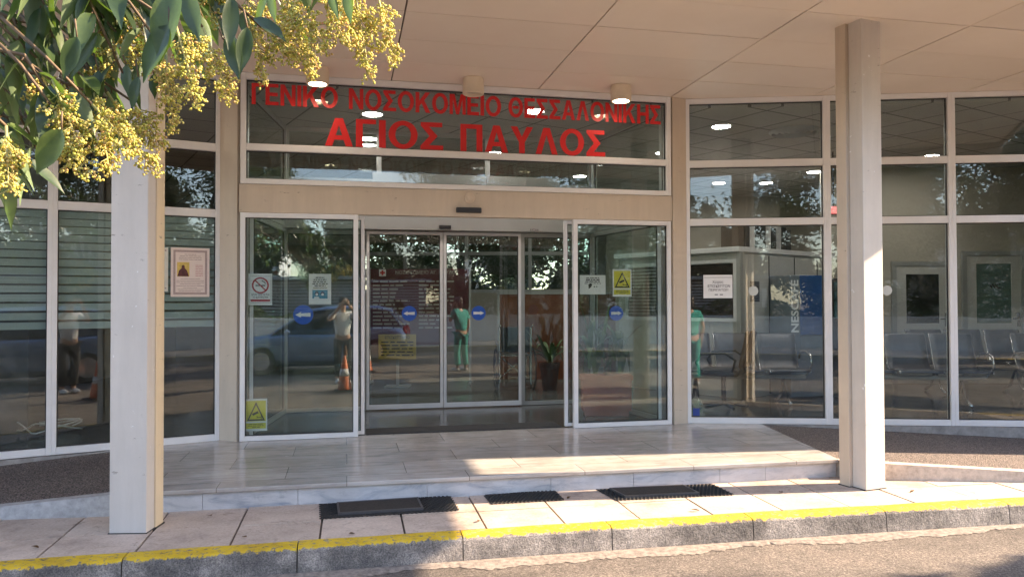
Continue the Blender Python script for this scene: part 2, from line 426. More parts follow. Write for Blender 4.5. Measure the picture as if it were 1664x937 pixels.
P0, P1 = Vector((-2.6, 5.285, 0)), Vector((2.69, 6.318, 0)); dd = (P1 - P0); Lr = dd.length; dd.normalize(); nn = Vector((dd.y, -dd.x, 0))
cuts = [0, .42, 1.07, 2.0, 2.95, 3.62, 4.35, 4.75, Lr]
for a, e in zip(cuts[:-1], cuts[1:]):
    m4 = Matrix(((dd.x, nn.x, 0, P0.x), (dd.y, nn.y, 0, P0.y), (0, 0, 1, 0), (0, 0, 0, 1)))
    box(bm, m4, a + .0015, e - .0015, -.03, rnd.uniform(-.001, .001), -.17, -.034)
m4, L2 = facet((2.69, 6.33), (2.65, 8.1)); box(bm, m4, 0.002, L2, -.03, 0, -.17, -.034)
structure('porch_riser', bm, M['marble_riser'], 'grey veined marble riser of the porch step')

m, n, l, b = nodes_of('pebble ramp'); v = coords(n)
vo = n.new('ShaderNodeTexVoronoi'); vo.inputs['Scale'].default_value = 95; l.new(v, vo.inputs[0])
hs = ramp(n, l, vo.outputs['Distance'], [(.05, (.34, .28, .25)), (.45, (.15, .12, .11)), (.7, (.05, .042, .04))]).outputs[0]
cl = n.new('ShaderNodeSeparateColor'); l.new(vo.outputs['Color'], cl.inputs[0])
va = ramp(n, l, cl.outputs[0], [(0, (.5, .5, .5)), (1, (1.5, 1.45, 1.4))]).outputs[0]
l.new(mixc(n, l, 1, hs, va, 'MULTIPLY'), b.inputs['Base Color']); b.inputs['Roughness'].default_value = .7
iv = n.new('ShaderNodeMath'); iv.operation = 'SUBTRACT'; iv.inputs[0].default_value = 1; l.new(vo.outputs['Distance'], iv.inputs[1])
bump(n, l, b, iv.outputs[0], 1.0, .012); M['pebble'] = m
M['conc'] = plain('ramp edge concrete', (.40, .39, .385), .85, 0, .3, 18, .5, 60)
M['conc_warm'] = plain('plinth concrete', (.30, .285, .275), .85, 0, .35, 10, .4, 60)
def grid_surface(bm, P, nu, nv):
    V = [[bm.verts.new(P(i / nu, j / nv)) for j in range(nv + 1)] for i in range(nu + 1)]
    for i in range(nu):
        for j in range(nv): bm.faces.new((V[i][j], V[i + 1][j], V[i + 1][j + 1], V[i][j + 1]))
def lerp(a, b2, t): return Vector(a) * (1 - t) + Vector(b2) * t
# left ramp: from the porch's left end down to the left
lf0, lf1 = atz(0, 822, -.085), Vector((-2.64, 5.33, -.006))
lfd = (lf0 - lf1); 
LF = lambda t: Vector((lf1.x + (lf0.x - lf1.x) * 3 * t, lf1.y + (lf0.y - lf1.y) * 3 * t, -.006 - .14 * min(1, t * 1.6)))
def lback(t):
    s = (LL - .72) - 4.6 * t; p = FL @ Vector((s, .03, 0)); return Vector((p.x, p.y, -.006 - .15 * min(1, max(0, t) * 1.35)))
bm = B(); grid_surface(bm, lambda u, vv: lerp(LF(u), lback(u), vv), 12, 6)
structure('ramp', bm, M['pebble'], 'dark pebble concrete ramp left of the porch', normals=False)
bm = B()
for i in range(24):
    a, e = LF(i / 24), LF((i + 1) / 24); q = Vector((.06, -.10, 0))
    za, ze = max(a.z + .012, -.138), max(e.z + .012, -.138)
    top = [Vector((a.x, a.y, za)), Vector((e.x, e.y, ze)), Vector((e.x, e.y, ze)) + q * .75, Vector((a.x, a.y, za)) + q * .75]
    bot = [Vector((p.x, p.y, -.17)) for p in (top[0], top[1])] + [Vector((p.x + .012, p.y - .02, -.17)) for p in (top[2], top[3])]
    vt = [bm.verts.new(p) for p in top]; vb = [bm.verts.new(p) for p in bot]
    bm.faces.new(vt); bm.faces.new((vt[3], vt[2], vb[2], vb[3])); bm.faces.new((vt[1], vt[0], vb[0], vb[1]))
bmesh.ops.remove_doubles(bm, verts=bm.verts[:], dist=.0005)
structure('ramp_edge', bm, M['conc'], 'rough concrete edge of the left ramp', smooth=False)
# right ramp
RF = lambda t: Vector((2.694 + 2.94 * t, 6.33 - .30 * t + .03 * t * t, -.012 - .125 * t))
def rback(t):
    p = FR @ Vector((.77 + 3.6 * t, .02, 0)); return Vector((p.x, p.y, -.008 - .15 * t))
bm = B(); grid_surface(bm, lambda u, vv: lerp(RF(u), rback(u), vv), 12, 6)
structure('ramp', bm, M['pebble'], 'brown pebble concrete ramp right of the porch', normals=False)
bm = B()
for i in range(24):
    a, e = RF(i / 24), RF((i + 1) / 24)
    top = [Vector((a.x, a.y, a.z + .01)), Vector((e.x, e.y, e.z + .01)), Vector((e.x, e.y - .09, e.z + .008)), Vector((a.x, a.y - .09, a.z + .008))]
    vt = [bm.verts.new(p) for p in top]; vb = [bm.verts.new(Vector((p.x, p.y - (.012 if k > 1 else 0), -.17))) for k, p in enumerate(top)]
    bm.faces.new(vt); bm.faces.new((vt[3], vt[2], vb[2], vb[3])); bm.faces.new((vt[1], vt[0], vb[0], vb[1]))
bmesh.ops.remove_doubles(bm, verts=bm.verts[:], dist=.0005)
structure('ramp_edge', bm, plain('sun-tinted ramp edge concrete', (.50, .43, .36), .85, 0, .3, 18, .5, 60), 'low concrete edge of the right ramp')  # warmer, paler copy of the edge concrete; sunlight put into its colour

# ------------------------------------------------------------------ the hospital building
H = thing('hospital_building', (0, 8, 0), 'hospital entrance front of white framed glass with a beige canopy on two posts', 'building')
# plinths under the side glazing
bm = B(); box(bm, FL, -2.7, LL - .72, -.15, .05, -.36, -.006); obj('plinth', bm, M['conc_warm'], H, bevel=.004)
bm = B(); box(bm, FR, .76, 4.5, -.15, .045, -.36, -.004); obj('plinth', bm, M['conc_warm'], H, bevel=.004)
bm = B(); box(bm, FR, .02, .757, -.15, .035, -.2, -.003); obj('plinth', bm, M['marble_riser'], H)
bm = B(); box(bm, FL, LL - .72, LL, -.15, .03, -.2, -.003); obj('plinth', bm, M['marble_riser'], H)

ROWS = [0.0, 2.16, 2.79, CEIL - .002]
def glazing(F, cols, end_w=.05):
    """one window per column of panes: a frame and three glass panes"""
    for i, (a, e) in enumerate(cols):
        bm = B(); fw = .038; D0, D1 = -.045, .045
        al, ar = a, e
        box(bm, F, al, al + fw, D0, D1, .0, ROWS[3]); box(bm, F, ar - fw, ar, D0, D1, .0, ROWS[3])
        zs = []
        for j, z in enumerate(ROWS):
            lo, hi = (z - .038, z + .038)
            if j == 0: lo, hi = 0.0, .062
            if j == 3: lo, hi = z - .055, z
            box(bm, F, al + fw, ar - fw, D0, D1 - .002, lo, hi); zs.append((lo, hi))
        fr = obj('window', bm, M['alu'], H, bevel=.004)
        bm = B()
        for j in range(3):
            x0, x1, z0, z1 = al + fw, ar - fw, zs[j][1], zs[j + 1][0]
            g = .008
            for (p, q, r0, r1) in ((x0, x1, z0, z0 + g), (x0, x1, z1 - g, z1), (x0, x0 + g, z0 + g, z1 - g), (x1 - g, x1, z0 + g, z1 - g)):
                box(bm, F, p, q, -.012, .012, r0, r1)
        obj('gasket', bm, M['gasket'], fr)
        for j in range(3):
            bm = B(); box(bm, F, al + fw, ar - fw, -.004, .004, zs[j][1], zs[j + 1][0])
            obj('glass_pane', bm, M['glass'], fr)
glazing(FL, [(-2.55, -1.06), (-1.06, .368), (.368, LL)])
glazing(FR, [(0, 1.475), (1.475, 2.745), (2.745, 4.45)])

# corner pillars between the facets
def pillar(p, q, d0, d1):
    m4, L2 = facet(p, q); bm = B(); box(bm, m4, .0, L2, d0, d1, -.01, CEIL); return obj('corner_pillar', bm, M['beige'], H, bevel=.004)
pillar((-2.806, 7.262), (-2.598, 7.199), -.09, .03)
pillar((1.713, 8.128), (1.888, 8.208), -.09, .035)

# centre: lintel, top light, side panels, sliding doors
bm = B(); box(bm, FC, 0, LC, -.06, .035, 2.166, 2.436); obj('lintel', bm, M['beige'], H, bevel=.004)
bm = B(); zt = [2.438, 2.79, CEIL - .002]
a, e = .012, LC - .012
for x0, x1 in ((a, a + .05), (e - .05, e)): box(bm, FC, x0, x1, -.05, .05, zt[0], zt[2])
box(bm, FC, a + .05, e - .05, -.05, .048, zt[0], zt[0] + .05)
box(bm, FC, a + .05, e - .05, -.05, .046, zt[1] - .033, zt[1] + .033)
box(bm, FC, a + .05, e - .05, -.05, .048, zt[2] - .062, zt[2])
tl = obj('transom_window', bm, M['alu'], H, bevel=.004)
for z0, z1 in ((zt[0] + .05, zt[1] - .033), (zt[1] + .033, zt[2] - .062)):
    bm = B(); box(bm, FC, a + .05, e - .05, -.004, .004, z0, z1); obj('glass_pane', bm, M['glass'], tl)
bm = B()
for z0, z1 in ((zt[0] + .05, zt[1] - .033), (zt[1] + .033, zt[2] - .062)):
    g = .008; x0, x1 = a + .05, e - .05
    for (p, q, r0, r1) in ((x0, x1, z0, z0 + g), (x0, x1, z1 - g, z1), (x0, x0 + g, z0 + g, z1 - g), (x1 - g, x1, z0 + g, z1 - g)):
        box(bm, FC, p, q, -.012, .012, r0, r1)
obj('gasket', bm, M['gasket'], tl)
def leaf(name, F, a, e, z0, z1, y0, y1, fw, matf, matg, parent, bot=None):
    bm = B(); bot = bot or fw
    box(bm, F, a, a + fw, y0, y1, z0, z1); box(bm, F, e - fw, e, y0, y1, z0, z1)
    box(bm, F, a + fw, e - fw, y0, y1 - .001, z0, z0 + bot); box(bm, F, a + fw, e - fw, y0, y1 - .001, z1 - fw, z1)
    o = obj(name, bm, matf, parent, bevel=.003)
    bm = B(); ym = (y0 + y1) / 2; box(bm, F, a + fw, e - fw, ym - .004, ym + .004, z0 + bot, z1 - fw); obj('glass_pane', bm, matg, o)
    bm = B(); g = .007; x0, x1, q0, q1 = a + fw, e - fw, z0 + bot, z1 - fw
    for (p, q, r0, r1) in ((x0, x1, q0, q0 + g), (x0, x1, q1 - g, q1), (x0, x0 + g, q0 + g, q1 - g), (x1 - g, x1, q0 + g, q1 - g)):
        box(bm, F, p, q, ym - .010, ym + .010, r0, r1)
    obj('gasket', bm, M['gasket'], o)
    return o
leaf('side_panel', FC, .012, 1.108, 0.002, 2.163, -.012, .048, .046, M['alu'], M['glass'], H)
leaf('side_panel', FC, 3.298, 4.385, 0.002, 2.163, -.012, .048, .046, M['alu'], M['glass'], H)
leaf('sliding_door', FC, .09, 1.170, .012, 2.155, -.075, -.03, .034, M['alu'], M['glass'], H)
leaf('sliding_door', FC, 3.222, 4.30, .012, 2.155, -.075, -.03, .034, M['alu'], M['glass'], H)
# sensors on the lintel
sm = FC
bm = B(); box(bm, FC, 2.072, 2.328, .036, .075, 2.205, 2.258); obj('motion_sensor', bm, M['black'], H, bevel=.008)
bm = B(); m4 = FC @ Matrix.Translation((2.21, .036, 2.355)) @ Matrix.Rotation(R(-90), 4, 'X')
lathe(bm, m4, [(.055, 0), (.052, .012), (.03, .022), (.026, .03), (.0, .034)], 20)
o = obj('ceiling_detector', bm, plain('cream plastic', (.6, .5, .4), .5), H); o.name = 'alarm_button'
# canopy: a rectangular slab on the line of the centre facet; the panels are real sheets with open joints
m, n, l, b = nodes_of('ceiling panel'); v = coords(n)
geo = n.new('ShaderNodeNewGeometry')
t = noise(n, l, 1.5, 5, .6, v)
ca = ramp(n, l, t.outputs[0], [(.3, (.82, .72, .62)), (.7, (.87, .775, .68))]).outputs[0]
isl = ramp(n, l, geo.outputs['Random Per Island'], [(0, (.955, .955, .955)), (1, (1.03, 1.03, 1.03))]).outputs[0]
l.new(mixc(n, l, 1, ca, isl, 'MULTIPLY'), b.inputs['Base Color']); b.inputs['Roughness'].default_value = .34
M['panel'] = m
CW0, CW1, CS0, CS1 = -1.2, 3.9, -9.0, 8.25
bm = B(); box(bm, FC, CS0, CS1, CW0, CW1, CEIL + .028, CEIL + .5); can = obj('canopy', bm, plain('canopy board', (.2, .16, .13), .8), H)
bm = B(); rnd = random.Random(2)
sj = [-9.0, -8.88, -7.41, -5.94, -4.47, -2.97, -1.5, -.01, 1.43, 2.93, 4.40, 5.87, 7.34, 8.25]
wj = [-1.2, -1.24 + .62, 0.02] + [.02 + .615 * k for k in range(1, 7)]
wj = [x for x in wj if x < CW1 - .05] + [CW1]
for s0, s1 in zip(sj[:-1], sj[1:]):
    for w0, w1 in zip(wj[:-1], wj[1:]):
        g = .0065; dz = rnd.uniform(0, .004)
        box(bm, FC, s0 + g, s1 - g, w0 + g * .8, w1 - g * .8, CEIL + dz, CEIL + .02)
obj('ceiling_panels', bm, M['panel'], can)
bm = B()
box(bm, FC, CS0 - .03, CS1 + .03, CW1 + .002, CW1 + .032, CEIL - .22, CEIL + .62)
box(bm, FC, CS1 + .002, CS1 + .032, CW0, CW1, CEIL - .04, CEIL + .62); box(bm, FC, CS0 - .03, CS0 - .002, CW0, CW1, CEIL - .04, CEIL + .62)
obj('fascia', bm, M['beige'], can)
# building above and beside: solid walls that carry on out of the frame, plus an added sun-blocking pier
bm = B(); box(bm, FC, -12, 14, -14, -1.3, CEIL + .03, 7.6); obj('upper_wall', bm, M['beige'], H)
bm = B(); wbox(bm, 6.36, 7.3, 7.2, 7.86, -.36, 5.0); obj('side_wall', bm, M['beige'], H)  # pier added out of view to keep the sun off the inner porch
bm = B(); m4, L2 = facet((-9.5, 3.4), (-6.62, 5.06)); box(bm, m4, 0, L2, -.3, .02, -.36, CEIL); obj('side_wall', bm, M['beige'], H)
# posts
def post(name, px, py, wf, df, rear, rz, mats):
    fr = Matrix.Translation((px, py, 0)) @ Matrix.Rotation(rz, 4, 'Z')
    bm = B(); box(bm, fr, 0, wf, 0, df, -.17, CEIL + .01); o = obj('post', bm, mats[0], H, bevel=.005)
    bm = B(); box(bm, fr, *rear, -.17, CEIL + .008); obj('post_web', bm, mats[1], o, bevel=.004)
    bm = B(); box(bm, fr, -.006, wf + .006, -.006, df - .001, -.16, -.1435); box(bm, fr, rear[0] - .006, rear[1] + .006, df + .001, rear[3] + .006, -.16, -.1435); obj('base_joint', bm, plain('base sealant', (.05, .045, .04), .9, 0, .5, 40), o)
    return o
post('post', -2.552, 4.812, .232, .115, (.02, .240, .117, .235), R(2), (M['post_grey'], M['post_cream']))
post('post', 2.718, 5.845, .20, .13, (-.030, .15, .132, .235), R(22), (M['post_grey'], M['beige']))

# ------------------------------------------------------------------ red lettering over the door
ST, TT = .205, .165
GL = {
 'Γ': (.60, [[(0,0),(ST,0),(ST,1-TT),(.60,1-TT),(.60,1),(0,1)]]),
 'Ε': (.66, [[(0,0),(.66,0),(.66,TT),(ST,TT),(ST,.425),(.61,.425),(.61,.59),(ST,.59),(ST,1-TT),(.645,1-TT),(.645,1),(0,1)]]),
 'Ν': (.76, [[(0,0),(ST-.01,0),(ST-.01,.65),(.57,0),(.76,0),(.76,1),(.57,1),(.57,.36),(ST,1),(0,1)]]),
 'Ι': (ST, [[(0,0),(ST,0),(ST,1),(0,1)]]),
 'Κ': (.82, [[(0,0),(ST,0),(ST,.31),(.33,.455),(.57,0),(.82,0),(.47,.60),(.80,1),(.535,1),(ST,.575),(ST,1),(0,1)]]),
 'Ο': (.88, 'O'), 'Θ': (.88, 'TH'),
 'Σ': (.70, [[(0,0),(.70,0),(.70,TT),(.27,TT),(.53,.5),(.27,1-TT),(.67,1-TT),(.67,1),(.01,1),(.01,.87),(.28,.5),(0,.13)]]),
 'Μ': (.90, [[(0,0),(.185,0),(.185,.74),(.37,0),(.53,0),(.715,.74),(.715,0),(.90,0),(.90,1),(.62,1),(.45,.31),(.28,1),(0,1)]]),
 'Λ': (.80, [[(0,0),(.21,0),(.40,.74),(.59,0),(.80,0),(.515,1),(.285,1)]]),
 'Α': (.82, [[(0,0),(.21,0),(.28,.225),(.32,.385),(.41,.75),(.41,1),(.295,1)], [(.41,.75),(.50,.385),(.54,.225),(.61,0),(.82,0),(.525,1),(.41,1)], [(.28,.225),(.54,.225),(.50,.385),(.32,.385)]]),
 'Η': (.76, [[(0,0),(ST,0),(ST,.42),(.76-ST,.42),(.76-ST,0),(.76,0),(.76,1),(.76-ST,1),(.76-ST,.59),(ST,.59),(ST,1),(0,1)]]),
 'Π': (.76, [[(0,0),(ST,0),(ST,1-TT),(.76-ST,1-TT),(.76-ST,0),(.76,0),(.76,1),(0,1)]]),
 'Υ': (.80, [[(.298,0),(.502,0),(.502,.42),(.80,1),(.57,1),(.40,.62),(.23,1),(0,1),(.298,.42)]]),
}
def glyph_word(bm, F, word, s0, s1, z0, h, y0, y1):
    gap = .085; tot = sum(GL[ch][0] for ch in word) + gap * (len(word) - 1); k = (s1 - s0) / tot; x = s0
    for ch in word:
        wd, g = GL[ch]
        if isinstance(g, str):
            cx, rx = x + wd * k / 2, wd * k / 2; seg = 40; ri = rx - ST * k
            for q in range(seg):
                a, e = 2 * math.pi * q / seg, 2 * math.pi * (q + 1) / seg
                pt = lambda r, rz, t: (cx + r * math.cos(t), z0 + h * (.5 + rz * math.sin(t)))
                prism_open(bm, F, [pt(rx, .515, a), pt(rx, .515, e), pt(ri, .345, e), pt(ri, .345, a)], y0, y1)
            if g == 'TH': box(bm, F, cx - .17 * k, cx + .17 * k, y0, y1, z0 + h * .43, z0 + h * .57)
        else:
            for poly in g: prism(bm, F, [(x + p[0] * k, z0 + h * p[1]) for p in poly], y0, y1)
        x += (wd + gap) * k
def s_of(u, vv):
    d = ray(u, vv); Pc, nC = Vector((*PC, 0)), Vector((FC[0][1], FC[1][1], 0)); dC = Vector((FC[0][0], FC[1][0], 0))
    t = nC.dot(Pc) / nC.dot(Vector((d.x, d.y, 0))); return (Vector((d.x, d.y, 0)) * t - Pc).dot(dC)
SG = thing('hospital_sign', tuple(FC @ Vector((2.2, .006, 2.8))), 'two lines of red Greek capital letters stuck on the glass over the doors', 'sign')
for wd, u0, u1 in (('ΓΕΝΙΚΟ', 409, 549), ('ΝΟΣΟΚΟΜΕΙΟ', 567, 814), ('ΘΕΣΣΑΛΟΝΙΚΗΣ', 826, 1073)):
    bm = B(); glyph_word(bm, FC, wd, s_of(u0, 160), s_of(u1, 180), 3.205, .205, .0055, .0085); obj('lettering', bm, M['red'], SG)
for wd, u0, u1 in (('ΑΓΙΟΣ', 528, 720), ('ΠΑΥΛΟΣ', 748, 983)):
    bm = B(); glyph_word(bm, FC, wd, s_of(u0, 220), s_of(u1, 230), 2.836, .275, .0055, .0085); obj('lettering', bm, M['red'], SG)

# ------------------------------------------------------------------ surface lamps under the canopy
for (u, vv, on, lab) in ((516, 110, 1, 'round cream canopy lamp half hidden behind the blossom'), (769, 128, 0, 'round cream canopy lamp with dull lens over the middle of the sign'), (1009, 140, 1, 'round cream canopy lamp with brightly lit lens near the right end of the sign')):
    p = atz(u, vv, CEIL); p.y -= 0.0
    T = thing('ceiling_lamp', (p.x, p.y, CEIL), lab, 'lamp', 'surface lamps under the canopy')
    bm = B(); lathe(bm, Matrix.Translation((p.x, p.y, CEIL)), [(.10, 0.0), (.105, -.008), (.105, -.15), (.098, -.158), (.085, -.158), (.08, -.12)], 32)
    obj('housing', bm, plain('lamp cream', (.70, .60, .47), .45), T, smooth=False)
    bm = B(); lathe(bm, Matrix.Translation((p.x, p.y, CEIL)), [(.078, -.118), (.078, -.128), (.05, -.135), (0.001, -.137)], 28)
    obj('lens', bm, emit('lens lit', (1, .9, .72), 9) if on else plain('lens dull', (.5, .42, .34), .3), T)

# ------------------------------------------------------------------ notices, stickers
YG = .0055   # on the outer face of the glass
rnd = random.Random(11)
def sheet(F, name, label, cat, s0, s1, z0, z1, mat=None, group=None, y=YG, tilt=0):
    T = thing(name, tuple(F @ Vector(((s0 + s1) / 2, y, z0))), label, cat, group)
    bm = B(); box(bm, F, s0, s1, y, y + .0012, z0, z1); obj('sheet', bm, mat or M['white'], T)
    return T
def printed(F, T, fn, mat, name='print', y=YG + .0018):
    bm = B(); fn(bm, y); return obj(name, bm, mat, T)
# no-smoking notice
F = FC; s0, s1, z0, z1 = .085, .300, 1.285, 1.585; cx = (s0 + s1) / 2
T = sheet(F, 'notice', 'white no-smoking notice with a red crossed ring at the left of the entrance glass', 'notice', s0, s1, z0, z1)
def f(bm, y):
    ring(bm, F, cx, z1 - .112, .078, .063, y, y + .0006)
    for t in (1,):
        m4 = F @ Matrix.Translation((cx, 0, z1 - .112)) @ Matrix.Rotation(R(45), 4, 'Y')
        box(bm, m4, -.066, .066, y + .0008, y + .0014, -.006, .006)
    box(bm, F, s0 + .018, s1 - .018, y, y + .0006, z0 + .032, z0 + .054)
printed(F, T, f, M['inkred'])
def f(bm, y):
    box(bm, F, cx - .045, cx + .045, y, y + .0006, z1 - .119, z1 - .108)
    tube(bm, [F @ Vector((cx + .012 + .035 * math.sin(k * .5), y + .0008, z1 - .065 - .011 * k)) for k in range(4)], .004, 6)
    text_into(bm, F, 'ΑΠΑΓΟΡΕΥΕΤΑΙ', .026, cx, z0 + .098, y + .0003, .012, .165)
    text_into(bm, F, 'ΤΟ ΚΑΠΝΙΣΜΑ', .026, cx, z0 + .072, y + .0003, .012, .145)
    for (a, e, q, r) in ((s0 + .009, s1 - .009, z1 - .026, z1 - .0235), (s0 + .009, s1 - .009, z0 + .02, z0 + .0225), (s0 + .009, s0 + .0115, z0 + .0225, z1 - .026), (s1 - .0115, s1 - .009, z0 + .0225, z1 - .026)):
        box(bm, F, a, e, y, y + .0005, q, r)
printed(F, T, f, M['ink'])
# yellow camera warning notices
def cctv(s0, s1, z0, z1, label):
    T = sheet(F, 'notice', label, 'notice', s0, s1, z0, z1, group='yellow camera warning notices')
    W_, H_ = s1 - s0, z1 - z0; cx = (s0 + s1) / 2
    def f(bm, y):
        box(bm, F, s0 + W_ * .06, s1 - W_ * .06, y, y + .0005, z0 + H_ * .30, z1 - H_ * .06)
        box(bm, F, s0 + W_ * .06, s1 - W_ * .06, y, y + .0005, z0 + H_ * .07, z0 + H_ * .25)
    printed(F, T, f, M['yellow'], 'panel')
    def f(bm, y):
        y += .0012; A_, B_, C_ = (cx, z1 - H_ * .10), (cx - W_ * .40, z0 + H_ * .32), (cx + W_ * .40, z0 + H_ * .32)
        c0 = ((A_[0] + B_[0] + C_[0]) / 3, (A_[1] + B_[1] + C_[1]) / 3)
        inn = [(c0[0] + (p[0] - c0[0]) * .76, c0[1] + (p[1] - c0[1]) * .76) for p in (A_, B_, C_)]
        for (p, q, r, t) in ((A_, B_, inn[1], inn[0]), (B_, C_, inn[2], inn[1]), (C_, A_, inn[0], inn[2])):
            prism_open(bm, F, [p, q, r, t], y, y + .0006)
        m4 = F @ Matrix.Translation((cx - W_ * .02, 0, z0 + H_ * .55)) @ Matrix.Rotation(R(-24), 4, 'Y')
        box(bm, m4, -W_ * .15, W_ * .13, y, y + .0006, -H_ * .035, H_ * .035)
        box(bm, F, cx + W_ * .04, cx + W_ * .24, y, y + .0006, z0 + H_ * .415, z0 + H_ * .435)
        box(bm, F, cx + W_ * .225, cx + W_ * .25, y + .0007, y + .0012, z0 + H_ * .37, z0 + H_ * .47)
        box(bm, F, cx + W_ * .035, cx + W_ * .06, y + .0007, y + .0012, z0 + H_ * .40, z0 + H_ * .47)
        for k, hw in enumerate((.32, .34, .17)):
            bars(bm, F, cx - W_ * hw, cx + W_ * hw, z0 + H_ * (.215 - .05 * k), H_ * .018, y, y + .0005, rnd, (.02, .05), .005)
    printed(F, T, f, M['ink'], 'pictogram')
cctv(.054, .258, .09, .395, 'yellow camera warning notice low in the corner of the left entrance glass')
cctv(3.74, 3.95, 1.362, 1.65, 'yellow camera warning notice high on the right entrance glass')
# mask notice
s0, s1, z0, z1 = .640, .850, 1.290, 1.585; cx = (s0 + s1) / 2
T = sheet(F, 'notice', 'white notice with a blue picture of two masked faces above a blue arrow sticker', 'notice', s0, s1, z0, z1)
def f(bm, y):
    for k, hw in enumerate((.04, .06, .066, .072, .052)): bars(bm, F, cx - hw, cx + hw, z1 - .036 - .020 * k, .0095, y, y + .0005, rnd, (.012, .035), .006)
    bars(bm, F, cx - .066, cx + .066, z1 - .136, .006, y, y + .0005, rnd, (.05, .07), .003)
printed(F, T, f, M['ink'])
def f(bm, y): box(bm, F, cx - .072, cx + .072, y, y + .0005, z0 + .055, z0 + .14)
printed(F, T, f, M['teal'], 'picture')
def f(bm, y):
    for q in (-.030, .024): disc(bm, F, cx + q, z0 + .103, .018, y + .0008, y + .0012, 20, 1.25)
printed(F, T, f, plain('dark blue print', (.012, .04, .10), .6), 'heads')
def f(bm, y):
    for q in (-.030, .024): disc(bm, F, cx + q, z0 + .096, .012, y + .0016, y + .002, 20)
    prism(bm, F, [(cx - .06, z0 + .056), (cx - .004, z0 + .056), (cx - .012, z0 + .074), (cx - .05, z0 + .074)], y + .0008, y + .0012)
printed(F, T, f, M['white'], 'masks')
# white notice with a small head pictogram, behind the right panel's edge
s0, s1, z0, z1 = 3.378, 3.66, 1.385, 1.585; cx = (s0 + s1) / 2
T = sheet(F, 'notice', 'grey white printed sheet beside the yellow camera notice on the right entrance glass', 'notice', s0, s1, z0, z1)
def f(bm, y):
    for k, (hw, h) in enumerate(((.072, .008), (.075, .013), (.08, .011), (.09, .007))): bars(bm, F, cx - hw, cx + hw, z1 - .028 - .0195 * k, h, y, y + .0005, rnd, (.02, .05), .007)
    prism(bm, F, [(cx - .045, z0 + .055), (cx - .02, z0 + .075), (cx - .005, z0 + .1), (cx - .02, z0 + .112), (cx - .048, z0 + .105)], y, y + .0005)
    bars(bm, F, cx + .01, cx + .05, z0 + .08, .012, y, y + .0005, rnd, (.01, .015), .012)
printed(F, T, f, M['ink'])
# blue arrow stickers
def arrow(F, s, z, r, way, label, y=YG):
    T = thing('arrow_sticker', tuple(F @ Vector((s, y, z))), label, 'sticker', 'round blue arrow stickers')
    bm = B(); disc(bm, F, s, z, r, y, y + .0012); obj('disc', bm, M['blue'], T)
    bm = B(); k = r * way
    prism(bm, F, [(s + k * .78, z), (s + k * .2, z + r * .30), (s + k * .26, z + r * .14), (s - k * .72, z + r * .20), (s - k * .72, z - r * .20), (s + k * .26, z - r * .14), (s + k * .2, z - r * .30)], y + .0018, y + .0024)
    obj('arrow', bm, M['white'], T)
arrow(FC, .588, 1.19, .094, -1, 'blue sticker with a white arrow pointing left, on the glass under the masked faces notice')
arrow(FC, 3.777, 1.185, .078, 1, 'blue sticker with a white arrow pointing right, under the yellow camera notice')

# left facet: parchment and second paper
F = FL; s0, s1, z0, z1 = 1.310, 1.648, 1.365, 1.826; cx = (s0 + s1) / 2
T = sheet(F, 'notice', 'pinkish bordered parchment with a small icon picture on the window', 'notice', s0, s1, z0, z1, M['pinkpaper'])
def f(bm, y):
    for (a, e, q, r) in ((s0 + .022, s1 - .022, z1 - .042, z1 - .022), (s0 + .022, s1 - .022, z0 + .022, z0 + .042), (s0 + .022, s0 + .040, z0 + .042, z1 - .042), (s1 - .040, s1 - .022, z0 + .042, z1 - .042)):
        box(bm, F, a, e, y, y + .0004, q, r)
    for k, hw in enumerate((.05, .09, .10, .10)): bars(bm, F, cx - hw, cx + hw, z1 - .062 - .0165 * k, .0055, y, y + .0004, rnd, (.02, .05), .004)
    for k, hw in enumerate((.085, .12, .12, .09, .12, .06, .11, .10)): bars(bm, F, cx - hw, cx + hw, z0 + .168 - .0165 * k, .005, y, y + .0004, rnd, (.02, .06), .003)
printed(F, T, f, M['border'], 'print')
def f(bm, y):
    for k in range(7): bars(bm, F, cx + .045, cx + .11, z1 - .165 - .0165 * k, .005, y, y + .0004, rnd, (.02, .05), .004)
printed(F, T, f, plain('rose print', (.5, .2, .2), .7), 'verse')
def f(bm, y): box(bm, F, cx - .115, cx - .008, y, y + .0004, z0 + .19, z0 + .325)
printed(F, T, f, plain('gold print', (.62, .45, .12), .6, 0, .25, 40), 'icon')
def f(bm, y): prism(bm, F, [(cx - .112, z0 + .192), (cx - .012, z0 + .192), (cx - .028, z0 + .245), (cx - .048, z0 + .268), (cx - .05, z0 + .292), (cx - .062, z0 + .300), (cx - .074, z0 + .292), (cx - .076, z0 + .268), (cx - .098, z0 + .245)], y + .0008, y + .0012)
printed(F, T, f, plain('dark red print', (.09, .02, .025), .6, 0, .5, 50), 'figure')
T = sheet(F, 'notice', 'pale printed sheet on the window half hidden behind the grey post', 'notice', 1.02, 1.288, 1.415, 1.822, plain('pale grey paper', (.60, .60, .54), .7))
s1 = 1.288
def f(bm, y):
    for k in range(3): bars(bm, F, 1.08, s1 - .05, 1.77 - .045 * k, .005, y, y + .0004, rnd)
    for k in range(3): bars(bm, F, 1.08, s1 - .05, 1.53 - .02 * k, .005, y, y + .0004, rnd)
    for q in (1.445, 1.795): disc(bm, F, s1 - .022, q, .008, y, y + .0004, 12)
    ring(bm, F, 1.14, 1.64, .095, .086, y, y + .0004, 28)
printed(F, T, f, M['border'], 'print')
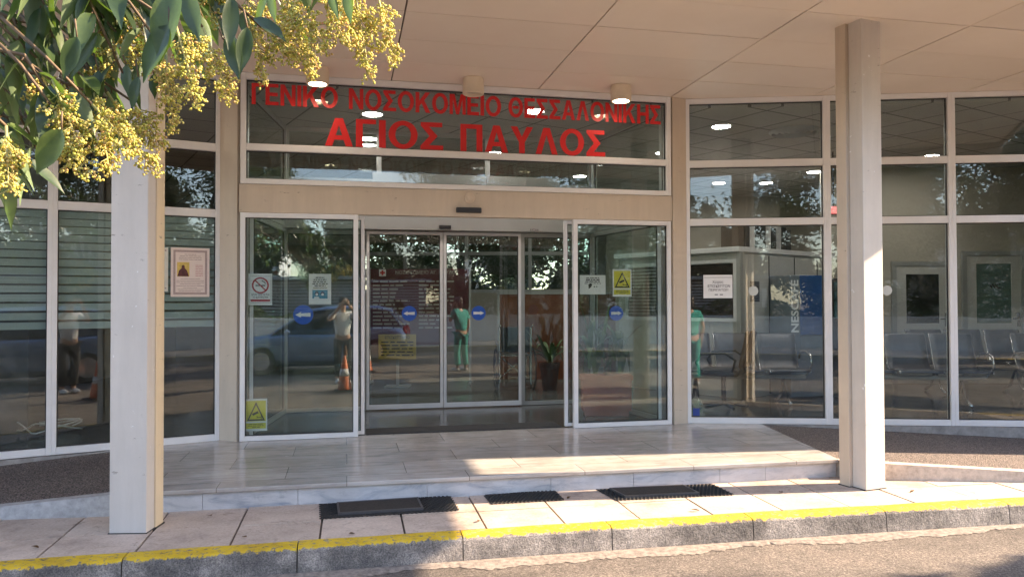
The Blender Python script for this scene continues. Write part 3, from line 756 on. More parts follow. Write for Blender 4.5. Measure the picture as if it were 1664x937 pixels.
# right facet notices
F = FR; s0, s1, z0, z1 = .180, .487, 1.342, 1.592; cx = (s0 + s1) / 2
T = sheet(F, 'notice', 'white printed notice taped up on the first window right of the doors', 'notice', s0, s1, z0, z1)
def f(bm, y):
    text_into(bm, F, 'Χώρος', .040, cx + .0, z1 - .078, y, .008, .115)
    text_into(bm, F, 'ΕΠΙΣΚΕΠΤΩΝ', .040, cx + .01, z1 - .122, y, .012, .235)
    text_into(bm, F, 'ΠΕΡΙΠΑΤΩΝ', .034, cx + .005, z1 - .163, y, .010, .205)
    bars(bm, F, cx - .035, cx + .06, z0 + .038, .009, y, y + .0005, rnd, (.03, .035), .02)
    box(bm, F, s0 + .004, s1 - .004, y, y + .0004, z1 - .029, z1 - .025)
printed(F, T, f, M['ink'])
for s, lab in ((.707, 'white round marker dot on the first window right of the doors'), (2.089, 'white round marker dot on the window right of the post')):
    bm = B(); disc(bm, FR, s, 1.418, .052, YG, YG + .0015, 28); tag(obj('marker_dot', bm, plain('frosted sticker', (.55, .58, .56), .6)), lab, 'sticker', 'white marker dots')
bm = B(); box(bm, FR, .06, .13, YG, YG + .001, .075, .155); tag(obj('square_sticker', bm, plain('dark blue sticker', (.02, .05, .25), .5)), 'small dark blue sticker at the bottom corner of a window', 'sticker')

# frosted privacy strips on the left windows (gaps between the strips widen downwards)
m = bpy.data.materials.new('frosted film'); m.use_nodes = True; n = m.node_tree.nodes; l = m.node_tree.links; b = n['Principled BSDF']
b.inputs['Base Color'].default_value = (.40, .46, .45, 1); b.inputs['Roughness'].default_value = .6; b.inputs['Alpha'].default_value = .82
M['film'] = m
for (a, e) in ((-2.51, -1.10), (-1.02, .33), (.41, LL - .045)):
    bm = B(); z = 2.115; k = 0
    while z > 1.14:
        h = .062 + .0 * k; g = .006 + .0011 * k
        box(bm, FL, a, e, -.0062, -.0052, z - h, z); z -= h + g; k += 1
    tag(obj('privacy_film', bm, M['film']), 'frosted film of horizontal strips on the %s window left of the entrance' % {-2.51: 'farthest', -1.02: 'second', .41: 'nearest'}[a], 'window film', 'frosted films on the left windows')

# ------------------------------------------------------------------ interior: shell
M['floor_in'] = marble('lobby floor', (.13, .13, .13), (.08, .08, .085), .16, (.6, .6), R(-12.3))
bm = B(); e1 = FL @ Vector((-2.6, -.05, 0)); e2 = FL @ Vector((LL, -.05, 0)); e3 = FC @ Vector((0, -.04, 0)); e4 = FC @ Vector((LC, -.04, 0)); e5 = FR @ Vector((0, -.05, 0)); e6 = FR @ Vector((4.45, -.05, 0))
prof = [(e1.x, e1.y), (e2.x, e2.y), (e3.x, e3.y), (e4.x, e4.y), (e5.x, e5.y), (e6.x, e6.y), (9.9, 7.84), (9.9, 16), (-7.1, 16), (-7.1, 5.1)]
slab(bm, prof, -.06, -.004); structure('interior_floor', bm, M['floor_in'], 'dark polished lobby floor behind the glass')
bm = B(); box(bm, FC, 1.19, 3.2, -.42, -.09, -.003, .004); structure('threshold', bm, plain('dark threshold mat', (.035, .035, .038), .8, 0, .4, 60), 'dark ribbed threshold inside the doors')
m, n, l, b = nodes_of('interior ceiling tiles'); v = coords(n)
mp = n.new('ShaderNodeMapping'); mp.inputs['Rotation'].default_value = (0, 0, R(-32)); l.new(v, mp.inputs[0])
br = n.new('ShaderNodeTexBrick'); br.offset = 0; br.inputs['Scale'].default_value = 1; br.inputs['Brick Width'].default_value = .62; br.inputs['Row Height'].default_value = .62
br.inputs['Mortar Size'].default_value = .012; br.inputs[1].default_value = (.40, .385, .36, 1); br.inputs[2].default_value = (.44, .42, .39, 1); br.inputs[3].default_value = (.10, .095, .09, 1)
l.new(mp.outputs[0], br.inputs[0]); l.new(br.outputs[0], b.inputs['Base Color']); b.inputs['Roughness'].default_value = .8
bm = B(); slab(bm, prof, CEIL - .085, CEIL - .05); structure('interior_ceiling', bm, m, 'grey tiled lobby ceiling')
M['wall_in'] = plain('interior wall', (.42, .385, .33), .7, 0, .08, 1)
bm = B(); wbox(bm, -7.3, -7.11, 5, 16.2, -.1, 3.5); structure('interior_wall', bm, M['wall_in'], 'plain wall at the far left of the office')
bm = B(); wbox(bm, 9.91, 10.1, 7.7, 16.2, -.1, 3.5); structure('interior_wall', bm, M['wall_in'], 'plain wall at the far right of the waiting room')
bm = B(); wbox(bm, 7.302, 10.1, 7.68, 7.835, -.3, 3.5); obj('side_wall', bm, M['beige'], H)
bm = B(); OX0, OX1, OZ0, OZ1 = -3.3, 1.75, 1.5, 2.8
wbox(bm, -7.1, OX0, 16, 16.2, -.1, 3.45); wbox(bm, OX1, 9.9, 16, 16.2, -.1, 3.45); wbox(bm, OX0, OX1, 16, 16.2, -.1, OZ0); wbox(bm, OX0, OX1, 16, 16.2, OZ1, 3.45)
structure('back_wall', bm, M['wall_in'], 'far wall of the lobby with a wide window')
T = thing('lobby_window', ((OX0 + OX1) / 2, 16.1, OZ0), 'wide grey framed window in the far wall of the lobby', 'window')
bm = B()
for x in (OX0, -2.3, -1.0, .35, OX1 - .07): wbox(bm, x, x + .07, 16.05, 16.13, OZ0, OZ1)
for z in (OZ0, 2.3, OZ1 - .07): wbox(bm, OX0, OX1, 16.056, 16.124, z, z + .07)
obj('frame', bm, M['alu_grey'], T)
bm = B(); wbox(bm, OX0, OX1, 16.088, 16.092, OZ0, OZ1); obj('glass_pane', bm, M['glass'], T)
# partitions: office / lobby on the left, waiting room back wall on the right
bm = B(); m4, L2 = facet((-2.78, 7.40), (-4.6, 13.0)); box(bm, m4, 0.0, L2, -.12, 0, -.01, 3.42); structure('interior_wall', bm, M['wall_in'], 'wall between the office and the lobby')
bm = B(); wbox(bm, 4.95, 9.9, 11.98, 12.12, -.01, 3.42); structure('interior_wall', bm, plain('waiting room wall', (.46, .42, .36), .7, 0, .06, 1), 'beige back wall of the waiting room')
bm = B(); wbox(bm, 1.9, 5.4, 15.2, 15.32, -.01, 3.42); structure('interior_wall', bm, M['wall_in'], 'beige wall behind the office booth')
bm = B(); wbox(bm, -5.2, -4.85, 7.6, 7.95, -.01, 3.42); tag(obj('interior_column', bm, plain('dark column', (.10, .10, .10), .6), None, bevel=.01), 'dark square column standing in the left office', 'column')

# ------------------------------------------------------------------ vestibule with the inner sliding doors
V = thing('vestibule_screen', tuple(FC @ Vector((2.2, -1.81, 0))), 'inner grey framed glass screen with sliding doors behind the entrance', 'glass screen')
FV = FC @ Matrix.Translation((0, -1.81, 0))
leaf('fixed_panel', FV, .26, 1.222, .0, 2.18, -.03, .03, .05, M['alu_grey'], M['glass_in'], V)
dl = leaf('door_leaf', FV, 1.228, 2.158, .01, 2.17, .035, .075, .036, M['alu'], M['glass_in'], V, .06)
dr = leaf('door_leaf', FV, 2.166, 3.150, .01, 2.17, .035, .075, .036, M['alu'], M['glass_in'], V, .06)
leaf('fixed_panel', FV, 3.156, 4.13, .0, 2.18, -.03, .03, .05, M['alu_grey'], M['glass_in'], V)
bm = B(); box(bm, FV, .26, 4.13, -.05, .16, 2.186, 2.40); obj('header', bm, M['alu_grey'], V, bevel=.004)
bm = B(); box(bm, FV, 1.3, 3.65, .02, .12, 2.40, 2.88); 
for x in (1.9, 2.7): box(bm, FV, x, x + .012, .12, .128, 2.41, 2.87)
obj('operator_box', bm, M['alu_grey'], V, bevel=.004)
bm = B(); box(bm, FV, 2.10, 2.245, .161, .20, 2.20, 2.245); obj('motion_sensor', bm, M['black'], V, bevel=.006)
bm = B(); text_into(bm, FV, 'ΔΥΣΑΝ' if False else 'ΑΥΣΑΝ', .042, 3.30, 2.205, .1615, .012, .11); obj('maker_lettering', bm, M['ink'], V)
bm = B()
for x in (.26, 1.35, 2.7, 4.07): box(bm, FV, x, x + .06, -.03, .03, 2.402, 3.41)
for z in (2.76, 3.36): box(bm, FV, .26, 4.13, -.026, .024, z, z + .05)
fr = obj('upper_frame', bm, M['alu_grey'], V)
bm = B(); box(bm, FV, .30, 4.10, -.004, .004, 2.41, 3.40); obj('glass_pane', bm, M['glass_in'], fr)
for (p, q) in ((FC @ Vector((.03, -.10, 0)), FV @ Vector((.27, .04, 0))), (FV @ Vector((4.12, .04, 0)), FC @ Vector((LC - .03, -.10, 0)))):
    m4, L2 = facet((p.x, p.y), (q.x, q.y))
    o = leaf('side_screen', m4, 0, L2, 0, 2.20, -.03, .03, .055, M['alu_grey'], M['glass_in'], V)
    o2 = leaf('side_screen', m4, 0, L2, 2.205, 3.41, -.03, .03, .055, M['alu_grey'], M['glass_in'], V)
arrow(FV, 1.745, 1.17, .092, -1, 'blue sticker with a white arrow pointing left, on the inner sliding door', y=.0600)
arrow(FV, 2.605, 1.17, .090, 1, 'blue sticker with a white arrow pointing right, on the inner sliding door', y=.0600)

# ------------------------------------------------------------------ downlights inside
LIT = emit('downlight', (1, .95, .88), 26)
k = 0
for (u, vv, lab) in ((605, 185, 'lobby downlight above the letter omicron of the upper red line'), (598, 225, 'lobby downlight behind the large red gamma'), (868, 180, 'lobby downlight behind the red theta and epsilon'),
        (802, 248, 'lobby downlight under the large red letter pi'), (973, 257, 'lobby downlight under the last large red sigma'), (1078, 248, 'lobby downlight at the right end of the sign glass'), (942, 286, 'lobby downlight in the strip of glass below the last large red sigma'),
        (1172, 205, 'largest waiting room downlight, in the top pane right of the sign'), (1323, 279, 'warm waiting room downlight beside the first white mullion'), (1245, 297, 'waiting room downlight in the dark pane, between two others'),
        (1168, 297, 'waiting room downlight seen against the blue sky reflection'), (1512, 253, 'waiting room downlight near the rail right of the post'), (1515, 282, 'lower waiting room downlight right of the post'), (170, 131, 'office downlight behind the leaves'),
        (1400, 215, 'waiting room downlight behind the right post')):
    p = atz(u, vv, CEIL - .092)
    if p.y > 15.6 or p.y < 6.9: p = p * (12 / p.y); p.z = CEIL - .092
    T = thing('downlight', (p.x, p.y, CEIL - .086), lab, 'ceiling light', 'round downlights of the interior')
    bm = B(); lathe(bm, Matrix.Translation((p.x, p.y, 0)), [(.135, CEIL - .086), (.135, CEIL - .098), (.108, CEIL - .102), (.106, CEIL - .088)], 28); obj('rim', bm, M['white'], T)
    bm = B(); lathe(bm, Matrix.Translation((p.x, p.y, 0)), [(.104, CEIL - .089), (.104, CEIL - .097), (.001, CEIL - .099)], 28); obj('diffuser', bm, LIT, T)
# round air vent on the waiting room ceiling
p = atz(1290, 213, CEIL - .092)
bm = B()
for r in (.30, .23, .16, .09): lathe(bm, Matrix.Translation((p.x, p.y, 0)), [(r, CEIL - .086), (r, CEIL - .10), (r - .035, CEIL - .125), (r - .04, CEIL - .088)], 28)
tag(obj('ceiling_vent', bm, M['alu_grey']), 'round ringed air vent in the waiting room ceiling', 'vent')

# ------------------------------------------------------------------ lobby furniture
p = aty(602, 437, 12.2); q = aty(762, 437, 12.2)
T = thing('information_board', ((p.x + q.x) / 2, 12.2, 0), 'dark red information board with white lettering on legs behind the inner door', 'board')
bx0, bx1, bz0, bz1 = p.x, q.x, .62, p.z
bm = B(); wbox(bm, bx0, bx1, 12.2, 12.24, bz0, bz1); obj('panel', bm, plain('dark red board', (.085, .012, .016), .35), T, bevel=.004)
for x in (bx0 - .03, bx1):
    bm = B(); wbox(bm, x, x + .03, 12.2, 12.25, .025, bz1 + .02); wbox(bm, x, x + .03, 11.98, 12.46, 0, .03); obj('leg', bm, M['alu_grey'], T)
FB = Matrix.Translation((0, 12.2, 0)) @ Matrix.Diagonal((1, -1, 1, 1))
bm = B(); text_into(bm, FB, 'ΝΟΣΟΚΟΜΕΙΟ ΑΓ. ΠΑΥΛΟΣ', .075, (bx0 + bx1) / 2 + .12, bz1 - .06, .003, .004, 1.02)
z = bz1 - .14
for k in range(13):
    z -= .062
    for (a, e) in ((bx0 + .04, bx0 + .04 + rnd.uniform(.3, .62)), (bx0 + .78, bx0 + .78 + rnd.uniform(.25, .6))): bars(bm, FB, a, e, z, .024, .002, .004, rnd, (.05, .16), .025)
obj('lettering', bm, plain('pale lettering', (.36, .33, .29), .5), T)
bm = B(); box(bm, FB, bx0 + .14, bx0 + .25, .002, .005, bz1 - .115, bz1 - .005); o = obj('emblem', bm, M['white'], T)
bm = B(); box(bm, FB, bx0 + .18, bx0 + .21, .006, .008, bz1 - .10, bz1 - .02); box(bm, FB, bx0 + .155, bx0 + .18, .006, .008, bz1 - .075, bz1 - .045); box(bm, FB, bx0 + .21, bx0 + .235, .006, .008, bz1 - .075, bz1 - .045); obj('cross', bm, M['red'], o)
p = aty(615, 543, 11.7); q = aty(676, 583, 11.7)
T = thing('visiting_hours_sign', ((p.x + q.x) / 2, 11.7, 0), 'yellow sign with lines of dark print standing before the dark red board', 'sign')
bm = B(); wbox(bm, p.x, q.x, 11.7, 11.72, q.z, p.z); obj('panel', bm, plain('yellow board', (.55, .40, .10), .5), T)
FB = Matrix.Translation((0, 11.7, 0)) @ Matrix.Diagonal((1, -1, 1, 1)); bm = B()
text_into(bm, FB, 'ΕΠΙΣΚΕΠΤΗΡΙΟ', .06, (p.x + q.x) / 2, p.z - .05, .003, .01, .38)
for k in range(5): bars(bm, FB, p.x + .04, q.x - .04, p.z - .12 - .05 * k, .018, .002, .004, rnd, (.05, .14), .03)
obj('lettering', bm, M['ink'], T)
bm = B(); wbox(bm, (p.x + q.x) / 2 - .02, (p.x + q.x) / 2 + .02, 11.722, 11.76, 0, p.z); wbox(bm, p.x + .1, q.x - .1, 11.6, 11.9, 0, .02); obj('stand', bm, M['alu_grey'], T)
# brown partition and a folding wheelchair before it
p = aty(812, 478, 12.6); q = aty(1000, 478, 12.6)
T = thing('partition_screen', ((p.x + q.x) / 2, 12.6, 0), 'brown wooden partition screen in the lobby behind the plants', 'partition')
bm = B(); wbox(bm, p.x, q.x, 12.6, 12.65, .02, p.z)
obj('panel', bm, plain('brown wood', (.17, .055, .022), .4, 0, .3, 2), T, bevel=.004)
bm = B(); wbox(bm, p.x - .04, p.x - .002, 12.58, 12.67, 0, p.z + .03); wbox(bm, p.x - .04, q.x, 12.58, 12.67, p.z + .002, p.z + .04); obj('edge_trim', bm, M['alu_grey'], T)
WC = thing('wheelchair', (.02, 11.6, 0), 'folding wheelchair with crossed chrome bars parked behind the inner door', 'wheelchair', rz=R(8))
chrome = plain('chrome', (.6, .6, .62), .2, .9, .05)
bm = B()
for sx_ in (-.24, .24):
    tube(bm, [(sx_, -.2, .09), (sx_, -.2, .92), (sx_, -.34, .96)], .012); tube(bm, [(sx_, -.2, .5), (sx_, .26, .5), (sx_, .34, .12)], .012); tube(bm, [(sx_, -.2, .7), (sx_, .2, .7), (sx_, .24, .5)], .012)
tube(bm, [(-.24, .05, .12), (.24, .05, .5)], .010); tube(bm, [(.24, .07, .12), (-.24, .07, .5)], .010); tube(bm, [(-.24, -.2, .5), (.24, -.2, .5)], .01)
obj('frame', bm, chrome, WC, world=False)
bm = B(); wbox(bm, -.22, .22, -.18, .24, .49, .52); obj('seat', bm, M['black'], WC, world=False, bevel=.01)
bm = B(); wbox(bm, -.22, .22, -.215, -.19, .55, .93); obj('backrest', bm, M['black'], WC, world=False, bevel=.008)
for sx_ in (-.28, .28):
    bm = B(); tube(bm, [(sx_, -.12 + .30 * math.cos(t * math.pi / 12), .30 + .30 * math.sin(t * math.pi / 12)) for t in range(25)], .014, 6, False); obj('wheel', bm, M['black'], WC, world=False)
for sx_ in (-.22, .22):
    bm = B(); tube(bm, [(sx_, .32 + .09 * math.cos(t * math.pi / 8), .09 + .08 * math.sin(t * math.pi / 8)) for t in range(17)], .012, 6, False); obj('caster', bm, M['black'], WC, world=False)

# plants
def strap_leaf(bm, base, az, L_, h, wd, droop):
    d = Vector((math.cos(az), math.sin(az), 0)); sd = Vector((-d.y, d.x, 0)); prev = None; N_ = 9
    for i in range(N_ + 1):
        t = i / N_; p = base + d * (L_ * t) + Vector((0, 0, h * t - droop * t * t * t)); hw = wd * (math.sin(math.pi * min(1, .18 + t * .82)) ** .8) * (1 if t < 1 else 0) + .0005
        cur = (bm.verts.new(p - sd * hw + Vector((0, 0, hw * .35))), bm.verts.new(p), bm.verts.new(p + sd * hw + Vector((0, 0, hw * .35))))
        if prev:
            bm.faces.new((prev[0], prev[1], cur[1], cur[0])); bm.faces.new((prev[1], prev[2], cur[2], cur[1]))
        prev = cur
leafmat = plain('houseplant leaf', (.075, .14, .04), .45, 0, .35, 12)
def pot_plant(x, y, ph, pr, potmat, label, nl, L_, h, seed, square=False, stem=0):
    T = thing('potted_plant', (x, y, 0), label, 'plant'); r = random.Random(seed)
    bm = B()
    if square:
        for (a, e, q) in ((-pr, pr, 0),):
            wbox(bm, x - pr, x + pr, y - pr * .45, y + pr * .45, .06, ph); wbox(bm, x - pr - .015, x + pr + .015, y - pr * .45 - .015, y + pr * .45 + .015, ph - .05, ph + .004); wbox(bm, x - pr * .9, x + pr * .9, y - pr * .4, y + pr * .4, 0, .06)
    else: lathe(bm, Matrix.Translation((x, y, 0)), [(pr * .68, 0), (pr * .95, ph * .8), (pr * 1.03, ph * .82), (pr * 1.03, ph), (pr * .88, ph), (pr * .85, ph * .9)], 20)
    obj('pot', bm, potmat, T, bevel=.004 if square else 0)
    bm = B()
    for i in range(nl):
        ox = r.uniform(-pr * .7, pr * .7) if square else r.uniform(-.03, .03)
        strap_leaf(bm, Vector((x + ox, y + r.uniform(-.04, .04), ph + (r.uniform(0, stem) if stem else 0))), r.uniform(0, 6.28), L_ * r.uniform(.5, 1), h * r.uniform(.6, 1.1), .030 * r.uniform(.7, 1.3), h * r.uniform(.1, 1.0))
    obj('foliage', bm, leafmat, T, normals=False, smooth=True)
    if stem:
        bm = B(); tube(bm, [(x, y, ph - .02), (x + .02, y, ph + stem * .5), (x - .01, y + .01, ph + stem)], [.02, .016, .01]); obj('stem', bm, plain('plant stem', (.10, .07, .03), .8), T)
pa = aty(985, 650, 8.75)
pot_plant(pa.x, 8.78, .46, .28, plain('red brown planter', (.50, .13, .085), .55, 0, .15, 9), 'red brown trough with spiky leaved plants inside the right entrance glass', 26, .34, .72, 4, True, .3)
pot_plant(aty(893, 600, 11.3).x, 11.3, .40, .15, M['black'], 'drooping dark leaved plant in a black pot before the brown partition', 22, .42, .55, 6)
pot_plant(aty(965, 600, 11.0).x, 11.0, .36, .14, plain('grey pot', (.2, .2, .2), .6), 'upright spiky plant in a grey pot near the right side of the vestibule', 14, .22, .85, 9)

# ------------------------------------------------------------------ waiting room: kiosk, machine, folders, doors, benches
e1 = Vector((.764, .645, 0)); e2 = Vector((-.645, .764, 0)); kc = Vector((3.05, 10.1, 0))
FK = Matrix(((e1.x, -e2.x, 0, kc.x), (e1.y, -e2.y, 0, kc.y), (0, 0, 1, 0), (0, 0, 0, 1)))   # x along the right face, y out of that face
FK2 = Matrix(((-e2.x, -e1.x, 0, kc.x), (-e2.y, -e1.y, 0, kc.y), (0, 0, 1, 0), (0, 0, 0, 1))) # x against the left face, y out of it
K = thing('office_booth', tuple(kc), 'white panelled office booth standing in the waiting room', 'booth')
M['booth'] = plain('booth white', (.56, .55, .52), .45, 0, .06, 2)
bm = B(); box(bm, FK, .05, 2.55, -2.2, -.03, 0, 1.97); obj('wall', bm, M['booth'], K)
bm = B(); box(bm, FK, -.03, 2.58, -2.23, .0, 1.972, 2.04); obj('top_rail', bm, M['alu'], K, bevel=.004)
bm = B(); box(bm, FK, -.005, .06, -.06, .005, 0, 1.97); obj('corner_post', bm, M['alu_grey'], K)
bm = B()
for x in (.74, 1.42, 2.08): box(bm, FK, x, x + .012, -.032, -.022, .02, 1.94)
obj('panel_joint', bm, M['ink'], K)
bm = B(); box(bm, FK2, -2.0, -.12, -.046, -.03, 1.08, 1.82); w_ = obj('booth_window', bm, plain('dark booth glass', (.03, .022, .02), .08), K)
bm = B()
for x in (-2.04, -1.1, -.12): box(bm, FK2, x, x + .05, -.03, -.012, 1.04, 1.86)
for z in (1.03, 1.83): box(bm, FK2, -2.04, -.07, -.028, -.010, z, z + .045)
obj('sash', bm, M['alu'], w_)
bm = B()
for k in range(14): box(bm, FK2, -1.98, -1.1, -.028, -.02, 1.12 + .05 * k, 1.135 + .05 * k)
obj('blind', bm, plain('blind slats', (.35, .34, .33), .6), w_)
# notices on the booth wall
for (a, e, z0, z1, mt, lab) in ((.90, 1.10, 1.18, 1.62, plain('ochre leaflet', (.42, .34, .10), .6, 0, .4, 30), 'tall ochre leaflet pinned on the booth wall'), (.28, .50, 1.30, 1.58, plain('dark photo', (.06, .06, .07), .5, 0, .8, 20), 'dark picture pinned on the booth wall near its corner'), (.56, .68, 1.22, 1.48, M['white'], 'white sheet pinned on the booth wall')):
    bm = B(); box(bm, FK, a, e, -.029, -.026, z0, z1); tag(obj('leaflet', bm, mt), lab, 'leaflet')
# folders on the booth
for i, (cl, wd) in enumerate(((.10, .07), (.02, .08), (.6, .075), (.02, .08), (.03, .07), (.55, .08), (.02, .08), (.5, .07), (.02, .08), (.03, .08))):
    x = .06 + .135 * i; bm = B(); box(bm, FK, x, x + .125, -.34, -.06, 2.043, 2.043 + (.33 if i % 3 else .30))
    ords = ('first', 'second', 'third', 'fourth', 'fifth', 'sixth', 'seventh', 'eighth', 'ninth', 'tenth')
    col_ = 'brown' if i == 0 else ('white' if cl > .4 else 'black')
    tag(obj('file_folder', bm, plain('folder %s' % col_, (cl, cl * .7 if i == 0 else cl, cl * .5 if i == 0 else cl), .5), None, bevel=.003), '%s lever arch folder on the booth roof, %s from the corner' % (col_, ords[i]), 'folder', 'file folders on the booth')
# vending machine: blue with white letters up its side
p = aty(1287, 447, 10.2)
VM = thing('vending_machine', (p.x, 10.2, 0), 'blue coffee machine with white vertical lettering beside the booth', 'vending machine')
FM = Matrix.Translation((p.x - .02, 10.15, 0)) @ Matrix.Rotation(R(14), 4, 'Z') @ Matrix.Diagonal((1, -1, 1, 1))
bm = B(); box(bm, FM, .125, .56, -.55, -.0, .85, p.z); obj('cabinet', bm, plain('machine blue', (.015, .085, .27), .35), VM, bevel=.01)
bm = B(); box(bm, FM, -.03, .122, -.55, -.0, .02, p.z); box(bm, FM, .125, .56, -.55, -.01, .02, .848); obj('lower_body', bm, plain('machine grey blue', (.16, .20, .24), .4), VM, bevel=.01)
bm = B(); text_into(bm, FM, 'NESCAFÉ', .155, .045, p.z - .42, .003, .03, .70, R(90)); obj('lettering', bm, plain('white machine lettering', (.85, .87, .9), .5), VM)
p2 = aty(1350, 452, 10.4)
SM = thing('snack_machine', (p2.x, 10.4, 0), 'dark snack machine with a lit picture panel just left of the right post', 'vending machine')
bm = B(); wbox(bm, p2.x, p2.x + .6, 10.4, 10.95, 0.0, p2.z); obj('cabinet', bm, M['black'], SM, bevel=.01)
bm = B(); wbox(bm, p2.x + .04, p2.x + .55, 10.38, 10.398, p2.z - .55, p2.z - .05); obj('picture_panel', bm, plain('machine picture', (.10, .22, .24), .2, 0, .8, 5), SM)
bm = B(); ellipsoid(bm, Vector((p2.x + .17, 10.378, p2.z - .26)), (.07, .008, .16)); obj('golden_cup', bm, plain('gold print', (.6, .38, .08), .3), SM)
# doors in the back wall
def room_door(u0, u1, v0, label, glass, wc=False):
    p, q = aty(u0, v0, 11.96), aty(u1, v0, 11.96); x0, x1, zt_ = p.x, q.x, p.z
    T = thing('interior_door', ((x0 + x1) / 2, 11.95, 0), label, 'door')
    bm = B(); wbox(bm, x0, x0 + .07, 11.93, 11.978, 0, zt_); wbox(bm, x1 - .07, x1, 11.93, 11.978, 0, zt_); wbox(bm, x0 + .07, x1 - .07, 11.932, 11.978, zt_ - .07, zt_); obj('door_frame', bm, M['alu_grey'], T)
    bm = B(); a, e = x0 + .075, x1 - .075; gx0, gx1, g0, g1 = a + .15, e - .15, .95, zt_ - .2
    for (p_, q_, r_, s_) in ((a, gx0, .01, zt_ - .075), (gx1, e, .01, zt_ - .075), (gx0, gx1, .01, g0), (gx0, gx1, g1, zt_ - .075)): wbox(bm, p_, q_, 11.945, 11.976, r_, s_)
    lf = obj('door_leaf', bm, M['booth'], T)
    bm = B(); wbox(bm, gx0, gx1, 11.955, 11.965, g0, g1); obj('glazing', bm, glass, lf)
    bm = B(); tube(bm, [(e - .05, 11.94, 1.02), (e - .05, 11.90, 1.02), (e - .16, 11.895, 1.02)], .011); wbox(bm, e - .07, e - .03, 11.936, 11.944, .90, 1.12); obj('handle', bm, chrome, lf)
    if wc:
        F_ = Matrix.Translation((0, 11.954, 0)) @ Matrix.Diagonal((1, -1, 1, 1)); bm = B(); text_into(bm, F_, 'WC', .10, (gx0 + gx1) / 2 + .02, g0 + (g1 - g0) * .62, .002, .03); obj('lettering', bm, M['ink'], T)
room_door(1448, 1548, 425, 'narrow grey door with dark glass in the waiting room back wall', plain('dark door glass', (.012, .016, .012), .05))
room_door(1562, 1665, 408, 'grey door with greenish glass marked WC in the waiting room', plain('greenish door glass', (.12, .19, .17), .07), True)
# metal benches
mesh_metal = plain('perforated steel', (.12, .125, .14), .45, .7, .1, 30)
def bench_proto():
    T = thing('waiting_bench', (0, 0, 0), '', 'bench', 'chrome waiting benches')
    n_ = 3; wd = .56
    bm = B(); tube(bm, [(0, .02, .34), (n_ * wd, .02, .34)], .028, 8); obj('beam', bm, M['alu_grey'], T)
    for x in (.28, n_ * wd - .28):
        bm = B(); tube(bm, [(x, -.26, .02), (x, -.1, .09), (x, .02, .33), (x, .16, .09), (x, .30, .02)], .020, 8); obj('leg', bm, chrome, T, smooth=True)
    for k in range(n_):
        bm = B(); x0 = k * wd + .03; x1 = (k + 1) * wd - .03
        prof_ = [(.30, .42), (.26, .445), (.12, .43), (-.06, .415), (-.14, .44), (-.20, .55), (-.26, .72), (-.31, .86), (-.335, .875)]
        V_ = [[bm.verts.new((x0 + (x1 - x0) * i / 6, y - .018 * (1 - ((i - 3) / 3) ** 2), z)) for i in range(7)] for y, z in prof_]
        for a in range(len(prof_) - 1):
            for i in range(6): bm.faces.new((V_[a][i], V_[a][i + 1], V_[a + 1][i + 1], V_[a + 1][i]))
        s_ = obj('seat', bm, mesh_metal, T, normals=False, smooth=True); md = s_.modifiers.new('thick', 'SOLIDIFY'); md.thickness = .012
        bm = B()
        for xx in (x0, x1): tube(bm, [(xx, y, z) for y, z in prof_], .012, 6)
        obj('rim', bm, chrome, s_, smooth=True)
    for k in (0, n_):
        x = k * wd; bm = B(); tube(bm, [(x, .05, .36), (x, .24, .50), (x, .22, .62), (x, .05, .66), (x, -.16, .64), (x, -.2, .56)], .014, 6); obj('armrest', bm, chrome, T, smooth=True)
    return T
bp = bench_proto(); first = True
for (x, y, rz, lab) in ((2.92, 9.75, 187 - 180 + 172, 'chrome waiting bench before the booth corner, leftmost of the benches'), (5.05, 9.45, 172, 'chrome waiting bench just right of the post behind the window'), (7.2, 9.3, 174, 'chrome waiting bench at the right edge of the photo'), (6.6, 10.8, 178, 'chrome waiting bench farther back before the two doors')):
    o = bp if first else copy_tree(bp); first = False
    o.location = (x + 1.68 * .5, y, 0); o.rotation_euler = (0, 0, R(rz)); o['label'] = lab
# brown armchair
AC = thing('armchair', (2.55, 9.15, 0), 'brown backed office chair with looped black arms by the first window', 'chair', rz=R(62))
bm = B(); wbox(bm, -.24, .24, -.22, .26, .42, .50); obj('seat', bm, M['black'], AC, world=False, bevel=.03)
bm = B(); m4 = Matrix.Translation((0, -.24, .52)) @ Matrix.Rotation(R(12), 4, 'X'); box(bm, m4, -.22, .22, -.03, .03, 0, .45); obj('backrest', bm, plain('brown leather', (.09, .045, .025), .5), AC, world=False, bevel=.025)
for sx_ in (-.28, .28):
    bm = B(); tube(bm, [(sx_, .20, .46), (sx_, .26, .58), (sx_, .20, .68), (sx_, -.08, .70), (sx_, -.2, .62), (sx_, -.16, .48)], .016, 8); obj('armrest', bm, M['black'], AC, world=False, smooth=True)
bm = B(); tube(bm, [(0, 0, .42), (0, 0, .08)], .03)
for k in range(5):
    a = k * 1.2566; tube(bm, [(0, 0, .09), (.28 * math.cos(a), .28 * math.sin(a), .05)], [.03, .018])
obj('swivel_base', bm, M['black'], AC, world=False)
# white hose on the office floor
bm = B(); c0 = aty(70, 712, 7.6)
pts = [(c0.x + .28 * math.cos(t * .45) + .1 * math.sin(t * .9), 7.62 + .18 * math.sin(t * .45), .03 + .05 * (1 + math.sin(t * .7))) for t in range(34)]
tube(bm, pts, .008, 8); tag(obj('hose', bm, plain('white hose', (.36, .40, .38), .4), None, smooth=True), 'coiled white hose on the floor behind the left window', 'hose')
